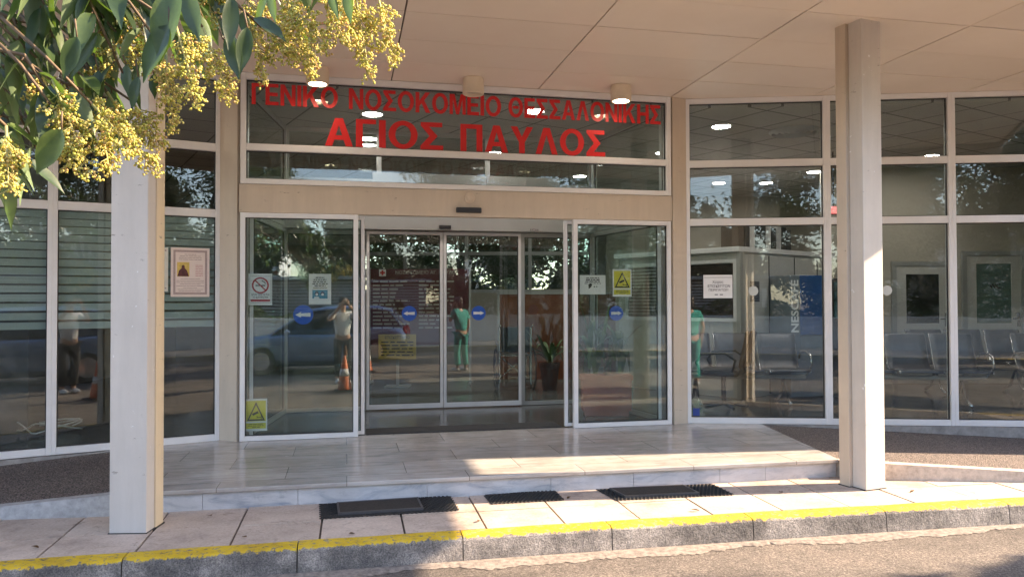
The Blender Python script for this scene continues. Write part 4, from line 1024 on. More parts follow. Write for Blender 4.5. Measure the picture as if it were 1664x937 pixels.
# red fire sign lamp
p = aty(1358, 341, 10.6)
T = thing('exit_lamp', (p.x, 10.6, p.z), 'small red glowing sign behind the glass beside the right post', 'lamp')
bm = B(); wbox(bm, p.x - .09, p.x + .09, 10.6, 10.66, p.z - .05, p.z + .05); obj('case', bm, emit('red sign', (.6, .01, .01), .35), T)
bm = B(); wbox(bm, p.x - .1, p.x + .1, 10.662, 10.70, p.z - .06, p.z + .06); wbox(bm, p.x - .008, p.x + .008, 10.67, 10.686, p.z + .06, 3.42); obj('back_plate', bm, M['black'], T)

# ------------------------------------------------------------------ rubber mats on the pavement
M['rubber'] = plain('black rubber', (.022, .021, .022), .6, 0, .3, 40)
M['rubber_worn'] = plain('brown black coir', (.03, .024, .02), .9, 0, .6, 60, .6, 200)
def link_mat(corners, label, inlay=None, seed=0):
    """a mat woven of rubber links: wavy strips joined in a lattice; corners front-left, front-right, back-right, back-left"""
    P = [Vector((q.x, q.y, -.144)) for q in corners]; c0 = sum(P, Vector()) / 4
    T = thing('door_mat', (c0.x, c0.y, -.15), label, 'mat', 'rubber mats along the porch step')
    U = (P[1] - P[0]).length; D = (P[3] - P[0]).length
    def pt(u, vv, z): 
        q = P[0] * (1 - u) * (1 - vv) + P[1] * u * (1 - vv) + P[2] * u * vv + P[3] * (1 - u) * vv; return Vector((q.x, q.y, -.146 + z))
    nu = max(6, int(U / .030)); nv = max(5, int(D / .026)); bm = B(); r = random.Random(seed)
    for j in range(nv + 1):
        for i in range(nu):
            if inlay and inlay[0] < (i + .5) / nu < inlay[1] and .14 < j / nv < .9: continue
            o_ = .5 * (j % 2); a = (i + o_) / (nu + .5); e = (i + o_ + .92) / (nu + .5); m_ = (a + e) / 2; dv = .62 / nv
            q = [pt(a, j / nv, .007), pt(m_, j / nv - dv * .62, .009), pt(e, j / nv, .007), pt(m_, j / nv - dv * .12, .007)]
            lo = [Vector((p_.x, p_.y, -.147)) for p_ in q]
            va = [bm.verts.new(p_) for p_ in q]; vb = [bm.verts.new(p_) for p_ in lo]
            bm.faces.new(va)
            for k in range(4): bm.faces.new((va[k], vb[k], vb[(k + 1) % 4], va[(k + 1) % 4]))
    obj('links', bm, M['rubber'], T)
    bm = B(); slab(bm, [tuple(pt(u, vv, 0))[:2] for u, vv in ((.01, .02), (.99, .02), (.99, .98), (.01, .98))], -.1495, -.1435); obj('backing', bm, plain('mat backing rubber', (.015, .014, .014), .8), T)  # near-black rubber sheet under the links
    if inlay:
        a, e = inlay; bm = B(); slab(bm, [tuple(pt(u, vv, 0))[:2] for u, vv in ((a + .015, .19), (e - .015, .19), (e - .015, .86), (a + .015, .86))], -.143, -.129); obj('inlay', bm, M['rubber_worn'], T)
        bm = B()
        for (u0, v0, u1, v1) in ((a, .13, e, .185), (a, .865, e, .92), (a, .187, a + .014, .863), (e - .014, .187, e, .863)):
            slab(bm, [tuple(pt(u, vv, 0))[:2] for u, vv in ((u0, v0), (u1, v0), (u1, v1), (u0, v1))], -.1428, -.127)
        obj('inlay_rim', bm, plain('grey rubber', (.06, .058, .06), .6), T)
zz = -.14
link_mat([atz(519, 841, zz), atz(748, 827, zz), atz(733, 804, zz), atz(518, 818, zz)], 'long black mat with an inlaid brush field at the shaded left', (.13, .74), 1)
link_mat([atz(797, 817, zz), atz(918, 810, zz), atz(903, 795, zz), atz(785, 803, zz)], 'short black link mat, the middle one of the three', None, 2)
link_mat([atz(1000, 811, zz), atz(1195, 802, zz), atz(1160, 785, zz), atz(968, 794, zz)], 'long black mat with a sunlit brush field at the right', (.10, .72), 3)

# ------------------------------------------------------------------ the other side of the road (seen mirrored in the glass)
def back(d, s, z=0): return Vector((s * .978 + d * .208, s * .208 - d * .978, z))
FBK = Matrix(((.978, -.208, 0, 0), (.208, .978, 0, 0), (0, 0, 1, 0), (0, 0, 0, 1)))   # local y is minus the distance behind the camera
bm = B(); box(bm, FBK, -60, 60, -10.4, -6.2, -.36, -.17); structure('far_pavement', bm, plain('far pavement', (.40, .35, .30), .85, 0, .2, 3), 'pavement on the far side of the road')
bm = B(); box(bm, FBK, -60, 60, -6.196, -6.05, -.36, -.155); structure('far_kerb', bm, M['kerb'], 'yellow painted kerb on the far side of the road')
bm = B(); box(bm, FBK, -40, 40, -9.95, -9.7, -.36, .74); box(bm, FBK, -40, 40, -10.0, -9.65, .742, .82)
tag(obj('boundary_wall', bm, worn_paint('white boundary wall paint', (.66, .65, .62), (.42, .4, .37), .7, .66, .25)), 'long low white wall along the far pavement', 'wall')
# low shed with horizontal slats, and a pale block behind the trees
p = back(12.5, -.4); SH = thing('slatted_shed', (p.x, p.y, -.36), 'low dark shed with horizontal slats behind the far wall', 'shed')
bm = B(); box(bm, FBK, -3.9, 3.2, -14.5, -12.4, -.36, 2.1); obj('wall', bm, plain('shed brown', (.10, .07, .055), .7), SH)
bm = B()
for k in range(13): box(bm, FBK, -3.9, 3.2, -12.396, -12.33, .65 + .11 * k, .715 + .11 * k)
obj('slat_panel', bm, plain('pale slats', (.42, .40, .38), .6), SH)
bm = B(); box(bm, FBK, -4.1, 3.4, -14.8, -12.1, 2.102, 2.22); obj('roof', bm, plain('shed roof', (.3, .3, .3), .7), SH)
p = back(34, -14); BL = thing('apartment_block', (p.x, p.y, -.36), 'pale blue white block far behind the trees across the road', 'building')
bm = B(); box(bm, FBK, -30, -4, -44, -34, -.36, 7.0); obj('wall', bm, plain('pale block wall', (.62, .66, .70), .7, 0, .06, .5), BL)
bm = B(); box(bm, FBK, -30.3, -3.7, -44.3, -33.7, 7.002, 7.35); obj('roof', bm, plain('block parapet', (.5, .5, .5), .7), BL)
for k in range(6):
    for fl in range(2):
        bm = B(); x = -28.5 + 4.1 * k; z = 1.2 + 2.9 * fl; box(bm, FBK, x, x + 1.8, -33.998, -33.95, z, z + 1.4); obj('window', bm, plain('block window', (.05, .07, .09), .15), BL)
p = back(30, 16); B2 = thing('office_block', (p.x, p.y, -.36), 'white low block across the road to the right', 'building')
bm = B(); box(bm, FBK, 9, 30, -40, -31, -.36, 4.6); obj('wall', bm, plain('white block wall', (.66, .65, .62), .7, 0, .06, .5), B2)
bm = B(); box(bm, FBK, 8.7, 30.3, -40.3, -30.7, 4.602, 4.9); obj('roof', bm, plain('flat roof edge', (.45, .44, .43), .7), B2)
for k in range(5):
    bm = B(); x = 10.2 + 4.0 * k; box(bm, FBK, x, x + 2.2, -30.998, -30.95, 1.0, 3.0); obj('window', bm, plain('office window', (.05, .06, .07), .15), B2)

# ------------------------------------------------------------------ trees
bark = plain('bark', (.10, .075, .055), .9, 0, .4, 8, .8, 30)
def leaf_material(name, a, b2, back_col=None):
    m = bpy.data.materials.new(name); m.use_nodes = True; n = m.node_tree.nodes; l = m.node_tree.links; b = n['Principled BSDF']
    g = n.new('ShaderNodeNewGeometry')
    r = ramp(n, l, g.outputs['Random Per Island'], [(0, a), (1, b2)])
    l.new(r.outputs[0], b.inputs['Base Color']); b.inputs['Roughness'].default_value = .42
    tl_ = n.new('ShaderNodeBsdfTranslucent'); tl_.inputs[0].default_value = (a[0] * 2.6, a[1] * 2.4, a[2] * 1.0, 1)
    mx = n.new('ShaderNodeMixShader'); mx.inputs[0].default_value = .28
    l.new(b.outputs[0], mx.inputs[1]); l.new(tl_.outputs[0], mx.inputs[2]); l.new(mx.outputs[0], n['Material Output'].inputs[0])
    return m
M['leaf_far'] = leaf_material('dark foliage', (.028, .05, .018), (.06, .095, .03))
M['leaf_light'] = leaf_material('lighter foliage', (.045, .075, .02), (.10, .13, .04))
def tree(loc, h, rad, label, seed, leaves=5200, mat='leaf_far', trunk_h=None, squash=.8, ls=.115, holes=.0):
    r = random.Random(seed); x, y, z0 = loc
    T = thing('tree', loc, label, 'tree', 'trees around the entrance')
    th = trunk_h or h * .35; cz = z0 + th + (h - th) * .5; rz_ = (h - th) * .5
    bm = B(); tops = []
    tube(bm, [(x, y, z0 - .1), (x + r.uniform(-.1, .1), y + r.uniform(-.1, .1), z0 + th * .6), (x + r.uniform(-.15, .15), y, z0 + th * 1.15)], [.20 * h / 7, .15 * h / 7, .11 * h / 7], 10)
    for k in range(9):
        a = r.uniform(0, 6.28); el = r.uniform(.2, 1.3); L_ = rad * r.uniform(.6, .95)
        p0 = Vector((x, y, z0 + th * r.uniform(.75, 1.12))); p2 = p0 + Vector((math.cos(a) * math.cos(el) * L_, math.sin(a) * math.cos(el) * L_, math.sin(el) * rz_ * 1.5)); p1 = (p0 + p2) / 2 + Vector((0, 0, .15 * L_))
        tube(bm, [p0, p1, p2], [.07 * h / 7, .045 * h / 7, .012], 6)
    obj('trunk', bm, bark, T, smooth=True)
    bm = B(); cl = []
    for k in range(int(34 + rad * 10)):
        while True:
            p = Vector((r.uniform(-1, 1), r.uniform(-1, 1), r.uniform(-1, 1)))
            if .25 < p.length < 1: break
        p = p.normalized() * (p.length ** .5)
        cl.append((Vector((x + p.x * rad, y + p.y * rad, cz + p.z * rz_)), rad * r.uniform(.16, .34)))
    for i in range(int(leaves * 3.2)):
        c_, cr = r.choice(cl); p = c_ + Vector((r.gauss(0, .5), r.gauss(0, .5), r.gauss(0, .42))) * cr
        q = Euler((r.uniform(-1.1, 1.1), r.uniform(-1.1, 1.1), r.uniform(0, 6.28))).to_matrix(); s = ls * r.uniform(.6, 1.3)
        v_ = [bm.verts.new(p + q @ Vector(t_)) for t_ in ((0, -s, 0), (s * .38, 0, s * .1), (0, s, -s * .12), (-s * .38, 0, s * .1))]
        bm.faces.new(v_)
    obj('crown', bm, M[mat], T, normals=False)
    return T
p = back(15, -9.5); tree((p.x, p.y, -.36), 8.0, 3.0, 'broad dark tree across the road, far left', 21)
p = back(16.5, -4.2); tree((p.x, p.y, -.36), 7.5, 2.5, 'lighter leafy tree across the road behind the left end of the shed', 22, 6500, mat='leaf_light', ls=.13)
p = back(15.8, .9); tree((p.x, p.y, -.36), 4.6, 1.9, 'low round tree across the road behind the shed', 23, 5000, ls=.12, trunk_h=1.4)
p = back(15.5, 5.2); tree((p.x, p.y, -.36), 9.5, 3.0, 'tall dark tree across the road right of the shed', 24, 9500, trunk_h=1.5)
p = back(17, 9.8); tree((p.x, p.y, -.36), 11.0, 3.7, 'large dark tree across the road opposite the waiting room', 25, 11000, trunk_h=1.3)
p = back(15, 14.8); tree((p.x, p.y, -.36), 9.0, 3.6, 'wide dark tree across the road at the right end', 26, 8500, trunk_h=1.4)
p = back(18, -.5); tree((p.x, p.y, -.36), 6.2, 1.5, 'narrow conifer like tree far behind the shed', 27, 4500, trunk_h=.8)
# clipped hedge right behind the wall
r_ = random.Random(41); p = back(11.0, 3)
HG = thing('hedge', (p.x, p.y, -.36), 'long dark hedge behind the white wall across the road', 'hedge')
bm = B()
for i in range(26000):
    sx_ = r_.uniform(-16, 20); q_ = back(10.9 + r_.gauss(0, .28), sx_, 0); top_ = 1.45 + .35 * math.sin(sx_ * 1.3) + .25 * math.sin(sx_ * 3.7 + 1)
    if -3.8 < sx_ < 3.0: top_ *= .72
    q_.z = -.3 + (top_ + .3) * (r_.random() ** .6); e_ = Euler((r_.uniform(-1.2, 1.2), r_.uniform(-1.2, 1.2), r_.uniform(0, 6.28))).to_matrix(); z_ = .085 * r_.uniform(.6, 1.3)
    bm.faces.new([bm.verts.new(q_ + e_ @ Vector(t_)) for t_ in ((0, -z_, 0), (z_ * .45, 0, z_ * .1), (0, z_, -z_ * .12), (-z_ * .45, 0, z_ * .1))])
obj('foliage', bm, M['leaf_far'], HG, normals=False)
tree((11.2, 4.65, -.3), 5.7, 1.2, 'slim unseen tree beyond the right end of the canopy, added to shade the road', 28, 3500, trunk_h=2.9)  # added out of view; its crown blocks the sun on the near road
tree((15.5, -1.6, -.3), 10.5, 3.0, 'tall unseen tree on the right beyond the canopy, added to shade the road', 29, 7000, trunk_h=3.0)  # added out of view to shade the road behind the camera
tree((17.5, -7.5, -.3), 10.0, 3.4, 'tall unseen tree on the right by the far pavement, added for its shade', 30, 7000, trunk_h=2.6)  # second added tree, shading the road farther back
# behind the lobby
tree((-1.7, 19.5, -.36), 5.5, 2.2, 'leafy tree behind the lobby window, left', 31, 9000, trunk_h=.8)
tree((1.7, 20.0, -.36), 5.5, 2.2, 'leafy tree behind the lobby window, right', 32, 6500, trunk_h=.8)

# ------------------------------------------------------------------ parked car across the road (mirrored in the doors)
def car(loc, rz, label):
    T = thing('parked_car', loc, label, 'car', rz=rz)
    paint = plain('silver blue car paint', (.26, .34, .47), .28, .6, .04, 1); dark = plain('car glass', (.015, .018, .022), .05); tyre = plain('tyre', (.02, .02, .02), .8)
    st = [(-2.12, .30, .62, .62), (-2.0, .24, .72, .74), (-1.6, .20, .84, .82), (-.9, .18, .90, .86), (0, .18, .92, .87), (.9, .18, .95, .87), (1.6, .20, .97, .86), (2.0, .26, .93, .80), (2.12, .36, .80, .70)]
    bm = B(); rings = []
    for x, zb, zt_, hw in st:
        zm = (zb + zt_) / 2
        prof_ = [(-hw * .80, zb), (-hw, zb + .12), (-hw * 1.02, zm + .05), (-hw * .97, zt_ - .05), (-hw * .86, zt_), (hw * .86, zt_), (hw * .97, zt_ - .05), (hw * 1.02, zm + .05), (hw, zb + .12), (hw * .80, zb)]
        rings.append([bm.verts.new((x, y, z)) for y, z in prof_])
    for a in range(len(rings) - 1):
        for k in range(10): bm.faces.new((rings[a][k], rings[a][(k + 1) % 10], rings[a + 1][(k + 1) % 10], rings[a + 1][k]))
    bm.faces.new(rings[0]); bm.faces.new(rings[-1][::-1]); bd = obj('body', bm, paint, T, smooth=True, world=False, bevel=.02)
    def cabin(stn, name, mt, parent):
        bm = B(); rr = []
        for x, hw, z in stn: rr.append((bm.verts.new((x, -hw, z)), bm.verts.new((x, hw, z))))
        for a in range(len(rr) - 1): bm.faces.new((rr[a][0], rr[a + 1][0], rr[a + 1][1], rr[a][1]))
        return bm
    low = [(-1.15, .74, .88), (-.3, .78, .90), (.7, .79, .92), (1.5, .78, .95), (2.02, .70, .93)]; top = [(-.38, .58, 1.40), (.0, .61, 1.45), (.7, .62, 1.47), (1.3, .60, 1.45), (1.66, .57, 1.38)]
    bm = B(); vl = [[bm.verts.new((x, s * hw, z)) for x, hw, z in low] for s in (-1, 1)]; vt = [[bm.verts.new((x, s * hw, z)) for x, hw, z in top] for s in (-1, 1)]
    for s in (0, 1):
        for a in range(4): bm.faces.new((vl[s][a], vl[s][a + 1], vt[s][a + 1], vt[s][a]))
    bm.faces.new((vl[0][0], vt[0][0], vt[1][0], vl[1][0])); bm.faces.new((vl[0][4], vl[1][4], vt[1][4], vt[0][4]))
    obj('windows', bm, dark, T, world=False)
    bm = B(); rr = [[bm.verts.new((x, s * hw * q, z + dz)) for s, q, dz in ((-1, 1.03, -.02), (-1, .9, .02), (0, 0, .045), (1, .9, .02), (1, 1.03, -.02))] for x, hw, z in [(-.44, .58, 1.385)] + top + [(1.74, .56, 1.34)]]
    for a in range(len(rr) - 1):
        for k in range(4): bm.faces.new((rr[a][k], rr[a][k + 1], rr[a + 1][k + 1], rr[a + 1][k]))
    o = obj('roof', bm, paint, T, smooth=True, world=False, normals=False); md = o.modifiers.new('thick', 'SOLIDIFY'); md.thickness = .03
    bm = B()
    for s in (-1, 1):
        for i, j in ((0, 0), (2, 2), (4, 4)): tube(bm, [(low[i][0], s * (low[i][1] + .012), low[i][2]), (top[j][0], s * (top[j][1] + .014), top[j][2])], .028, 6)
    obj('pillars', bm, paint, T, world=False)
    for x in (-1.32, 1.30):
        for s in (-1, 1):
            m4 = Matrix.Translation((x, s * .80, .31)) @ Matrix.Rotation(R(90), 4, 'X')
            bm = B(); lathe(bm, m4, [(.20, -.10), (.30, -.10), (.315, -.06), (.315, .06), (.30, .10), (.20, .10)], 28); wh = obj('wheel', bm, tyre, T, world=False, smooth=False)
            bm = B(); lathe(bm, m4, [(.05, -.108), (.20, -.104), (.205, -.08), (.205, .08), (.20, .104), (.05, .108)], 20); obj('rim', bm, chrome, wh, world=False)
    for s in (-1, 1):
        bm = B(); ellipsoid(bm, Vector((2.08, s * .60, .80)), (.07, .12, .15), 12); obj('taillight', bm, plain('red lens', (.5, .015, .012), .15), T, world=False, smooth=True)
        bm = B(); ellipsoid(bm, Vector((-2.02, s * .54, .64)), (.12, .16, .08), 12); obj('headlight', bm, plain('clear lens', (.6, .62, .64), .1), T, world=False, smooth=True)
        bm = B(); ellipsoid(bm, Vector((-.72, s * .95, .95)), (.07, .10, .07), 10); obj('wing_mirror', bm, paint, T, world=False, smooth=True)
    return T
car((.2, -3.0, -.30), math.atan2(1.5, 4.05), 'silver blue hatchback parked on the far side of the road')

# orange traffic cones standing near the photographer
orange = plain('cone orange', (.62, .12, .02), .5, 0, .15, 8)
for (x, y, lab) in ((-.26, .95, 'orange traffic cone on the road, left one of two'), (.22, 1.02, 'orange traffic cone on the road, right one of two')):
    T = thing('traffic_cone', (x, y, -.30), lab, 'cone', 'traffic cones on the road')
    bm = B(); wbox(bm, x - .17, x + .17, y - .17, y + .17, -.297, -.265); obj('base', bm, M['rubber'], T, bevel=.008)
    bm = B(); lathe(bm, Matrix.Translation((x, y, -.30)), [(.135, .036), (.125, .06), (.028, .62), (.018, .63)], 24); obj('body', bm, orange, T, smooth=True)
    bm = B(); lathe(bm, Matrix.Translation((x, y, -.30)), [(.094, .27), (.0745, .39), (.071, .39), (.09, .27)], 24); obj('stripe', bm, M['white'], T, smooth=True)

# ------------------------------------------------------------------ people
def skin(verts, edges, radii, sub=2):
    me = bpy.data.meshes.new('sk'); me.from_pydata([Vector(v) for v in verts], edges, []); o = bpy.data.objects.new('sk', me); COL.objects.link(o)
    md = o.modifiers.new('skin', 'SKIN'); md.use_smooth_shade = True
    if not me.skin_vertices: me.attributes  # layer made by the modifier
    for i, r_ in enumerate(radii):
        me.skin_vertices[0].data[i].radius = (r_, r_) if not isinstance(r_, tuple) else r_
    me.skin_vertices[0].data[0].use_root = True
    s = o.modifiers.new('sub', 'SUBSURF'); s.levels = sub; s.render_levels = sub
    dg = bpy.context.evaluated_depsgraph_get(); dg.update()
    out = bpy.data.meshes.new_from_object(o.evaluated_get(dg)); bpy.data.objects.remove(o); bpy.data.meshes.remove(me)
    bm = bmesh.new(); bm.from_mesh(out); bpy.data.meshes.remove(out); return bm
def chain(*lists):
    V_, E_, R_ = [], [], []; idx = {}
    for lst in lists:
        prev = None
        for p, r_ in lst:
            key = tuple(round(q, 4) for q in p)
            if key not in idx: idx[key] = len(V_); V_.append(p); R_.append(r_)
            if prev is not None and prev != idx[key]: E_.append((prev, idx[key]))
            prev = idx[key]
    return V_, E_, R_
skin_m = plain('skin', (.50, .29, .20), .5, 0, .06, 20)
def person(loc, rz, label, arms, top_m, trouser_m, hair_m, shoe_m, lean=0.0, hair_long=False, stride=.0):
    """standing figure facing local +y; arms: for each side, elbow and wrist points (x, y, z)"""
    T = thing('person', loc, label, 'person', rz=rz); sk_ = skin_m
    pel = (0, 0, .93); wa = (0, .005 + lean * .1, 1.06); ch = (0, .01 + lean * .25, 1.26); nk = (0, .0 + lean * .38, 1.42); nk2 = (0, .015 + lean * .42, 1.49); hd = (0, .03 + lean * .48, 1.58); hd2 = (0, .03 + lean * .5, 1.665)
    legs = []; sh = []
    for s in (-1, 1):
        f_ = s * stride
        legs.append([(pel, (.15, .115)), ((s * .095, 0, .86), .088), ((s * .10, .03 + f_ * .4, .48), .060), ((s * .10, -.02 + f_ * .8, .10), .042), ((s * .105, .05 + f_ * .8, .035), .036), ((s * .11, .15 + f_ * .8, .025), .028)])
        (ex, ey, ez), (wx, wy, wz) = arms[0 if s < 0 else 1]
        d = (Vector((wx, wy, wz)) - Vector((ex, ey, ez))).normalized(); hnd = Vector((wx, wy, wz)) + d * .07
        sh.append([(ch, (.135, .10)), ((s * .175, .0 + lean * .3, 1.37), .058), ((ex, ey, ez), .042), ((wx, wy, wz), .029), (tuple(hnd), .034)])
        for q, (off, L_) in enumerate((((-.028), .070), ((-.009), .082), ((.010), .078), ((.028), .060))):
            side = d.cross(Vector((0, 1, 0)));
            if side.length < .2: side = d.cross(Vector((1, 0, 0)))
            side.normalize(); b0 = hnd + side * off * .9; nd = d.cross(side)
            sh.append([(tuple(hnd), .034), (tuple(b0 + d * .035), .010), (tuple(b0 + d * (.035 + L_ * .5) + nd * .008), .009), (tuple(b0 + d * (.03 + L_ * .9) + nd * .028), .007)])
        side = d.cross(Vector((0, 1, 0)));
        if side.length < .2: side = d.cross(Vector((1, 0, 0)))
        side.normalize(); th = Vector((wx, wy, wz)) + d * .03
        sh.append([((wx, wy, wz), .029), (tuple(th - side * s * .035), .012), (tuple(th - side * s * .05 + d * .04), .009)])
    V_, E_, R_ = chain([(pel, (.15, .115)), (wa, (.125, .09)), (ch, (.135, .10)), (nk, .062), (nk2, .055), (hd, (.078, .098)), (hd2, (.070, .088))], *legs, *sh)
    bm = skin(V_, E_, R_)
    h0 = Vector(hd)
    ellipsoid(bm, h0 + Vector((0, .098, .0)), (.013, .020, .022), 8)      # nose
    body = obj('body', bm, sk_, T, world=False, smooth=True)
    for s in (-1, 1):
        bm = B(); ellipsoid(bm, h0 + Vector((s * .032, .083, .028)), (.013, .009, .008), 8); obj('eye', bm, M['ink'], body, world=False)
        bm = B(); ellipsoid(bm, h0 + Vector((s * .080, .0, .005)), (.012, .022, .032), 8); obj('ear', bm, sk_, body, world=False)
    bm = B(); ellipsoid(bm, h0 + Vector((0, .088, -.045)), (.024, .008, .006), 8); obj('mouth', bm, plain('lips', (.35, .12, .1), .5), body, world=False)
    bm = B(); ellipsoid(bm, h0 + Vector((0, -.022, .062)), (.092, .105, .085), 16)
    if hair_long: ellipsoid(bm, h0 + Vector((0, -.075, -.02)), (.075, .05, .13), 12)
    obj('hair', bm, hair_m, T, world=False, smooth=True)
    tv = [[((0, 0, .90), (.168, .128)), (wa, (.148, .112)), (ch, (.158, .120)), ((0, .0 + lean * .37, 1.40), (.085, .075))]]
    for s in (-1, 1):
        (ex, ey, ez), _w = arms[0 if s < 0 else 1]; a = Vector((s * .175, .0 + lean * .3, 1.37)); e = Vector((ex, ey, ez))
        tv.append([(ch, (.158, .120)), (tuple(a), .074), (tuple(a.lerp(e, .72)), .062)])
    V_, E_, R_ = chain(*tv); obj('shirt', skin(V_, E_, R_), top_m, T, world=False, smooth=True)
    lv = []
    for s in (-1, 1):
        f_ = s * stride; lv.append([((0, 0, .96), (.155, .122)), ((s * .095, 0, .85), .105), ((s * .10, .03 + f_ * .4, .48), .080), ((s * .10, -.02 + f_ * .8, .11), .070)])
    V_, E_, R_ = chain(*lv); obj('trousers', skin(V_, E_, R_), trouser_m, T, world=False, smooth=True)
    for s in (-1, 1):
        f_ = s * stride; bm = B(); ellipsoid(bm, Vector((s * .105, .06 + f_ * .8, .04)), (.048, .135, .048), 12); bmesh.ops.bisect_plane(bm, geom=bm.verts[:] + bm.edges[:] + bm.faces[:], plane_co=(0, 0, .002), plane_no=(0, 0, 1), clear_inner=True); obj('shoe', bm, shoe_m, T, world=False, smooth=True)
    return T
dark_hair = plain('dark hair', (.02, .014, .01), .5)
ph = person((-.02, -.36, -.30), R(3), 'photographer in a white top and dark trousers holding up a phone on the road',
    (((-.30, .10, 1.26), (-.10, .26, 1.53)), ((.30, .10, 1.26), (.10, .26, 1.53))), plain('white cotton', (.72, .72, .70), .8), plain('charcoal cloth', (.025, .025, .03), .8), dark_hair, M['white'])
T = thing('mobile_phone', (0, -.055, 1.255), 'dark phone held up in both hands of the photographer', 'phone')
bm = B(); wbox(bm, -.08, .08, -.062, -.053, 1.25, 1.325); obj('case', bm, M['black'], T, bevel=.004)
teal = plain('teal scrubs', (.02, .36, .31), .8)
person((2.30, 1.62, -.30), R(158), 'person in short sleeved teal scrubs standing on the road with a hand at the face',
    (((-.25, .02, 1.12), (-.25, .10, .88)), ((.26, .12, 1.16), (.10, .19, 1.44))), teal, teal, dark_hair, M['white'], .12, True, .05)

# ------------------------------------------------------------------ flowering tree whose branches hang into the picture, upper left
rl = random.Random(77)
TX, TY = -3.3, 1.15
FT = thing('flowering_tree', (TX, TY, -.30), 'glossy leaved tree with hanging yellow blossom sprays close to the camera', 'tree')
m, n, l, b = nodes_of('glossy leaf'); g = n.new('ShaderNodeNewGeometry'); v = coords(n)
rr_ = ramp(n, l, g.outputs['Random Per Island'], [(0, (.014, .030, .012)), (.6, (.028, .055, .018)), (1, (.07, .105, .028))]).outputs[0]
mo_ = noise(n, l, 55, 6, .75, v); mr_ = ramp(n, l, mo_.outputs[0], [(.33, (.62, .66, .6)), (.62, (1.2, 1.15, 1.1)), (.74, (1.9, 1.6, 1.0))]).outputs[0]; rr_ = mixc(n, l, 1, rr_, mr_, 'MULTIPLY')
bf = mixc(n, l, g.outputs['Backfacing'], rr_, (.12, .17, .09))
l.new(bf, b.inputs['Base Color']); b.inputs['Roughness'].default_value = .36; b.inputs['Specular IOR Level'].default_value = .6
tl_ = n.new('ShaderNodeBsdfTranslucent'); tl_.inputs[0].default_value = (.16, .30, .03, 1); mx = n.new('ShaderNodeMixShader'); mx.inputs[0].default_value = .22
l.new(b.outputs[0], mx.inputs[1]); l.new(tl_.outputs[0], mx.inputs[2]); l.new(mx.outputs[0], n['Material Output'].inputs[0]); M['gleaf'] = m
def bud_mat():
    m, n, l, b = nodes_of('blossom buds'); g = n.new('ShaderNodeNewGeometry')
    r_ = ramp(n, l, g.outputs['Random Per Island'], [(0, (.36, .38, .06)), (.4, (.62, .57, .12)), (.8, (.80, .70, .26)), (1, (.58, .34, .13))]).outputs[0]
    l.new(r_, b.inputs['Base Color']); b.inputs['Roughness'].default_value = .5
    t_ = n.new('ShaderNodeBsdfTranslucent'); l.new(r_, t_.inputs[0]); mx = n.new('ShaderNodeMixShader'); mx.inputs[0].default_value = .35
    l.new(b.outputs[0], mx.inputs[1]); l.new(t_.outputs[0], mx.inputs[2]); l.new(mx.outputs[0], n['Material Output'].inputs[0]); return m
M['bud'] = bud_mat()
M['twig'] = plain('twig', (.13, .085, .045), .7, 0, .3, 40); M['stalk'] = plain('blossom stalk', (.42, .36, .12), .6, 0, .2, 40)
lbm, bbm, sbm, tbm = B(), B(), B(), B()
def add_leaf(bm, base, d, nrm, L_, W_, droop, fold):
    d = d.normalized(); sd = d.cross(nrm); sd.normalize(); nrm = sd.cross(d); N_ = 9; prev = None
    for i in range(N_ + 1):
        t = i / N_
        hw = W_ * (math.sin(math.pi * min(1, t ** .82)) ** .75) * (1 - .55 * max(0, t - .72) / .28 * 1.0) if 0 < t < 1 else .0006
        p = base + d * (L_ * t) - Vector((0, 0, 1)) * (droop * L_ * t * t) 
        up = nrm * (hw * fold) + nrm * (.02 * L_ * math.sin(t * 7 + L_ * 90) * (hw / max(W_, 1e-4)))
        cur = (bm.verts.new(p - sd * hw + up), bm.verts.new(p), bm.verts.new(p + sd * hw + up))
        if prev:
            bm.faces.new((prev[0], prev[1], cur[1], cur[0])); bm.faces.new((prev[1], prev[2], cur[2], cur[1]))
        prev = cur
def rv(r_): return Vector((r_.gauss(0, 1), r_.gauss(0, 1), r_.gauss(0, 1))).normalized()
ico = bmesh.new(); bmesh.ops.create_icosphere(ico, subdivisions=1, radius=1); icv = [v_.co.copy() for v_ in ico.verts]; icf = [[v_.index for v_ in f_.verts] for f_ in ico.faces]; ico.free()
def bud(p, r_, ax):
    q = ax.to_track_quat('Z', 'Y').to_matrix(); vs = [bbm.verts.new(p + q @ Vector((c_.x * r_, c_.y * r_, c_.z * r_ * 1.35))) for c_ in icv]
    for f_ in icf: bbm.faces.new([vs[k] for k in f_])
def panicle(base, tip, wd, dens=1.0):
    ax = tip - base; L_ = ax.length; a = ax.normalized(); sag = Vector((0, 0, -1))
    P_ = lambda t: base + ax * t + sag * (.10 * L_ * t * t)
    tube(sbm, [P_(t / 6) for t in range(7)], [.0026 - .0016 * t / 6 for t in range(7)], 5)
    nb = int(34 * dens * L_ / .14)
    for k in range(nb):
        t = .14 + .86 * (k + rl.random()) / nb; o_ = rv(rl); o_ = (o_ - a * o_.dot(a)).normalized(); bl = wd * (1 - .78 * t) * rl.uniform(.6, 1.3) + .007
        d = (o_ + a * rl.uniform(.35, .9) + sag * .25).normalized(); p0 = P_(t); p1 = p0 + d * bl
        tube(sbm, [p0, p0.lerp(p1, .5) + rv(rl) * .001, p1], [.0011, .0009, .0006], 4)
        nbud = max(3, int(bl / .0054))
        for q in range(nbud):
            s_ = .25 + .75 * (q + .5) / nbud; c_ = p0.lerp(p1, s_)
            for _k in range(2 if s_ < .75 else 3):
                o2 = (rv(rl) + d * .4).normalized(); bud(c_ + o2 * rl.uniform(.003, .008), rl.uniform(.0015, .0027), o2)
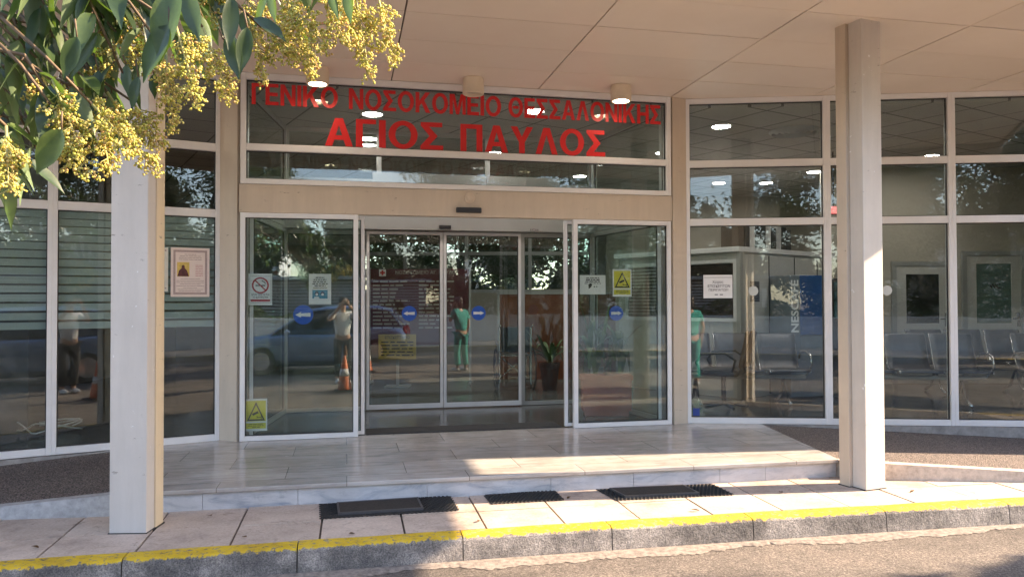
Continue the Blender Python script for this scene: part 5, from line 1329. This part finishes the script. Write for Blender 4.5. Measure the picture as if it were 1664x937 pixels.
def twig(pts, r0, r1):
    k = len(pts); tube(tbm, pts, [r0 + (r1 - r0) * i / (k - 1) for i in range(k)], 6)
def leaves_along(pts, n_, L0=.10, spread=1.0, rad=.012):
    for i in range(n_):
        t = (i + rl.random()) / n_ * (len(pts) - 1); k = min(int(t), len(pts) - 2); p = Vector(pts[k]).lerp(Vector(pts[k + 1]), t - k)
        tv = (Vector(pts[k + 1]) - Vector(pts[k])).normalized(); o_ = rv(rl); d = (tv * .5 + o_ * spread + Vector((0, 0, -.75))).normalized(); L_ = L0 * rl.uniform(.75, 1.25)
        b0 = p + d * .012; tube(tbm, [p, b0], [.0018, .0014], 4)
        nr = (Vector((0, 0, 1)) + rv(rl) * .7); add_leaf(lbm, b0, d, nr, L_, L_ * rl.uniform(.155, .205), rl.uniform(.05, .5), rl.uniform(.15, .6))
# limbs out of the trunk towards the picture
hub = Vector((-1.45, 1.35, 2.32))
lim = B()
tube(lim, [(TX, TY, -.35), (TX + .05, TY + .02, .8), (TX + .12, TY, 1.9), (TX + .25, TY - .05, 2.7)], [.14, .115, .10, .085], 12)
for (q1, q2, q3) in (((TX + .7, TY + .1, 2.55), (-2.0, 1.3, 2.65), tuple(hub)), ((TX - .4, TY + .3, 3.4), (TX - .9, TY + .6, 4.0), (TX - 1.2, TY + .7, 4.6)), ((TX + .5, TY - .5, 3.4), (TX + 1.0, TY - 1.1, 3.9), (TX + 1.3, TY - 1.4, 4.4)), ((TX + .2, TY + .3, 3.5), (TX + .3, TY + .5, 4.2), (TX + .5, TY + .6, 4.9))):
    tube(lim, [(TX + .18, TY - .02, 2.3), q1, q2, q3], [.06, .045, .03, .012], 8)
obj('trunk', lim, bark, FT, smooth=True)
def PX(u, vv, y): return aty(u, vv, y)
# sprays: (px of base, px of tip, distance, width)
SP = [((60, 95), (100, 215), 1.35, .05), ((85, 130), (145, 268), 1.32, .055), ((150, 140), (178, 262), 1.38, .05), ((175, 150), (245, 262), 1.42, .055), ((150, 170), (215, 235), 1.34, .05),
      ((170, 10), (228, 90), 1.45, .05), ((190, -10), (245, 60), 1.5, .045), ((262, 75), (283, 200), 1.4, .032), ((285, 40), (322, 158), 1.38, .032), ((330, 45), (372, 148), 1.45, .05),
      ((400, 20), (432, 120), 1.5, .05), ((425, 45), (512, 108), 1.48, .048), ((380, -20), (470, 62), 1.55, .06), ((440, -30), (530, 66), 1.5, .06), ((520, -30), (560, 60), 1.46, .055),
      ((575, -20), (600, 108), 1.5, .05), ((610, -20), (640, 92), 1.5, .042), ((10, 205), (14, 300), 1.25, .045), ((-30, 220), (22, 270), 1.28, .04), ((240, 100), (296, 150), 1.5, .035), ((90, 180), (110, 262), 1.30, .03),
      ((195, 60), (150, 130), 1.4, .035), ((-60, 60), (-20, 190), 1.4, .05), ((-90, 140), (-60, 260), 1.3, .05), ((330, -60), (345, 30), 1.5, .05), ((470, 20), (505, 100), 1.56, .05), ((215, 165), (262, 230), 1.46, .04), ((550, -40), (575, 40), 1.55, .05)]
for (b0, t0, y, wd) in SP:
    bs, tp = PX(*b0, y), PX(*t0, y * rl.uniform(.97, 1.03)); panicle(bs, tp, wd, 1.1)
    up = bs + Vector((-.10 - rl.random() * .06, -.02 + rl.uniform(-.05, .05), .10 + rl.random() * .06)); mid = up.lerp(bs, .5) + rv(rl) * .01
    twig([up, mid, bs], .004, .0024); leaves_along([up, mid, bs], 2, .08)
    if b0[0] < 330:
        twig([hub, hub.lerp(up, .5) + Vector((0, 0, .04)), up], .007, .004)
h2 = Vector((-.72, 1.5, 2.25)); h3 = Vector((-.30, 1.52, 2.22))
twig([hub, (-1.1, 1.42, 2.36), h2, (-.5, 1.52, 2.26), h3], .010, .004); leaves_along([hub, (-1.1, 1.42, 2.36), h2, (-.5, 1.52, 2.26), h3], 6)
for (b0, t0, y, wd) in SP:
    if b0[0] >= 330:
        bs = PX(*b0, y); twig([h2 if b0[0] < 480 else h3, (h2 if b0[0] < 480 else h3).lerp(bs, .5) + Vector((0, 0, .03)), bs + Vector((-.05, 0, .07))], .005, .0035)
# leafy twigs, dense at the left
TW = [((-120, 10), (70, 40), (150, 90)), ((-100, 60), (40, 90), (110, 200)), ((-120, 120), (0, 130), (60, 240)), ((-60, -60), (60, 0), (120, 60)), ((-40, -80), (100, -20), (230, 60)), ((60, -80), (140, -10), (200, 120)),
      ((-90, 160), (10, 190), (40, 260)), ((-80, 90), (60, 120), (190, 165)), ((100, -90), (240, -30), (280, 50)), ((200, -90), (300, -40), (330, 30)), ((-110, -20), (20, 30), (60, 120)), ((60, 10), (130, 70), (200, 175)), ((-100, 190), (-30, 220), (0, 270)),
      ((30, -70), (60, -20), (90, 60)), ((-30, -30), (20, 60), (30, 150)), ((150, -80), (175, -30), (210, 25))]
for tw in TW:
    y = rl.uniform(1.25, 1.6); pts = [PX(*q, y * (1 + .03 * k)) for k, q in enumerate(tw)]
    twig(pts, .005, .0022); leaves_along(pts, 11, .080, .9)
# single leaves hanging large and near
for (u, vv, L_, du, y, W_, fold) in ((285, -25, .135, -18, 1.2, .23, .45), (275, 40, .105, -40, 1.2, .22, .55), (300, -20, .10, 25, 1.3, .22, .3), (377, -5, .095, -6, 1.3, .2, .35), (372, 55, .085, 20, 1.32, .24, .3), (402, 45, .085, -14, 1.32, .22, .4), (100, 210, .085, -50, 1.22, .30, .3),
        (440, -20, .07, 12, 1.4, .2, .4), (535, -25, .07, 24, 1.4, .2, .5), (565, -20, .07, 8, 1.4, .22, .4), (205, 105, .062, 6, 1.4, .22, .3), (225, 125, .066, -18, 1.4, .22, .3), (160, 115, .07, -4, 1.38, .22, .3), (125, 60, .08, -28, 1.3, .25, .35), (250, 120, .05, 4, 1.45, .26, .3)):
    p = PX(u, vv, y); q = PX(u + du, vv + 80, y); d = (q - p); nr = Vector((rl.uniform(-.5, .7), -1, rl.uniform(-.2, .5))); add_leaf(lbm, p, d, nr, L_ * .88, L_ * W_ * .74, .12, fold); tube(tbm, [p - d.normalized() * .02 + Vector((-.01, 0, .012)), p], [.0018, .0015], 4)
# the rest of the crown, above and beside the picture
for k in range(34):
    c_ = Vector((rl.uniform(-4.9, -1.5), rl.uniform(-.6, 2.2), rl.uniform(2.5, 4.9))) if k > 8 else Vector((rl.uniform(-2.2, -.9), rl.uniform(.9, 1.8), rl.uniform(2.35, 2.9)))
    pts = [c_ + Vector((-.35, 0, -.25)), c_, c_ + rv(rl) * .35 + Vector((.1, 0, -.15))]; twig(pts, .012, .004)
    for j in range(5):
        e = c_ + rv(rl) * .38; twig([c_, c_.lerp(e, .5), e], .005, .002); leaves_along([c_, c_.lerp(e, .5), e], 9, .10)
for (k_, nm, mt) in ((lbm, 'foliage', M['gleaf']),):
    obj(nm, k_, mt, FT, normals=False, smooth=True)
obj('blossom', bbm, M['bud'], FT, normals=False, smooth=True); obj('blossom_stalks', sbm, M['stalk'], FT, smooth=True); obj('twigs', tbm, M['twig'], FT, smooth=True)
bm = B(); lathe(bm, Matrix.Translation((TX, TY, -.31)), [(.62, 0), (.62, .14), (.54, .15), (.52, .09), (.01, .09)], 36); structure('tree_pit', bm, M['conc'], 'low round kerb around the flowering tree')

# ------------------------------------------------------------------ dry leaves lying on the pavement
dry = plain('dry leaf', (.16, .085, .035), .8, 0, .4, 30)
rl2 = random.Random(9)
spots_ = [(-2.75, .35, 'by the shaded kerb left of the grey post'), (-1.9, .85, 'between the grey post and the riser'), (-1.62, .30, 'near the shaded kerb right of the grey post'), (-.95, .22, 'on the shaded slab before the long left mat'), (-.15, .33, 'on the slab below the middle mat'),
          (.55, .75, 'between the middle mat and the right mat'), (1.35, .25, 'on the sunlit slab before the right mat'), (2.15, .62, 'on the sunlit paving left of the right post'), (3.1, .42, 'on the sunlit paving right of the right post'), (-2.3, 1.0, 'close behind the grey post')]
for (x, wd, where) in spots_:
    p = kp(x, wd, -.146); bm = B(); a = rl2.uniform(0, 6.28)
    add_leaf(bm, p, Vector((math.cos(a), math.sin(a), .12)), Vector((0, 0, 1)), rl2.uniform(.045, .07), .012, -.12 * rl2.random(), .5)
    bmesh.ops.solidify(bm, geom=bm.faces[:], thickness=.0006)
    tag(obj('dry_leaf', bm, dry, None, normals=False), 'small curled brown leaf ' + where, 'leaf', 'dry leaves on the pavement')
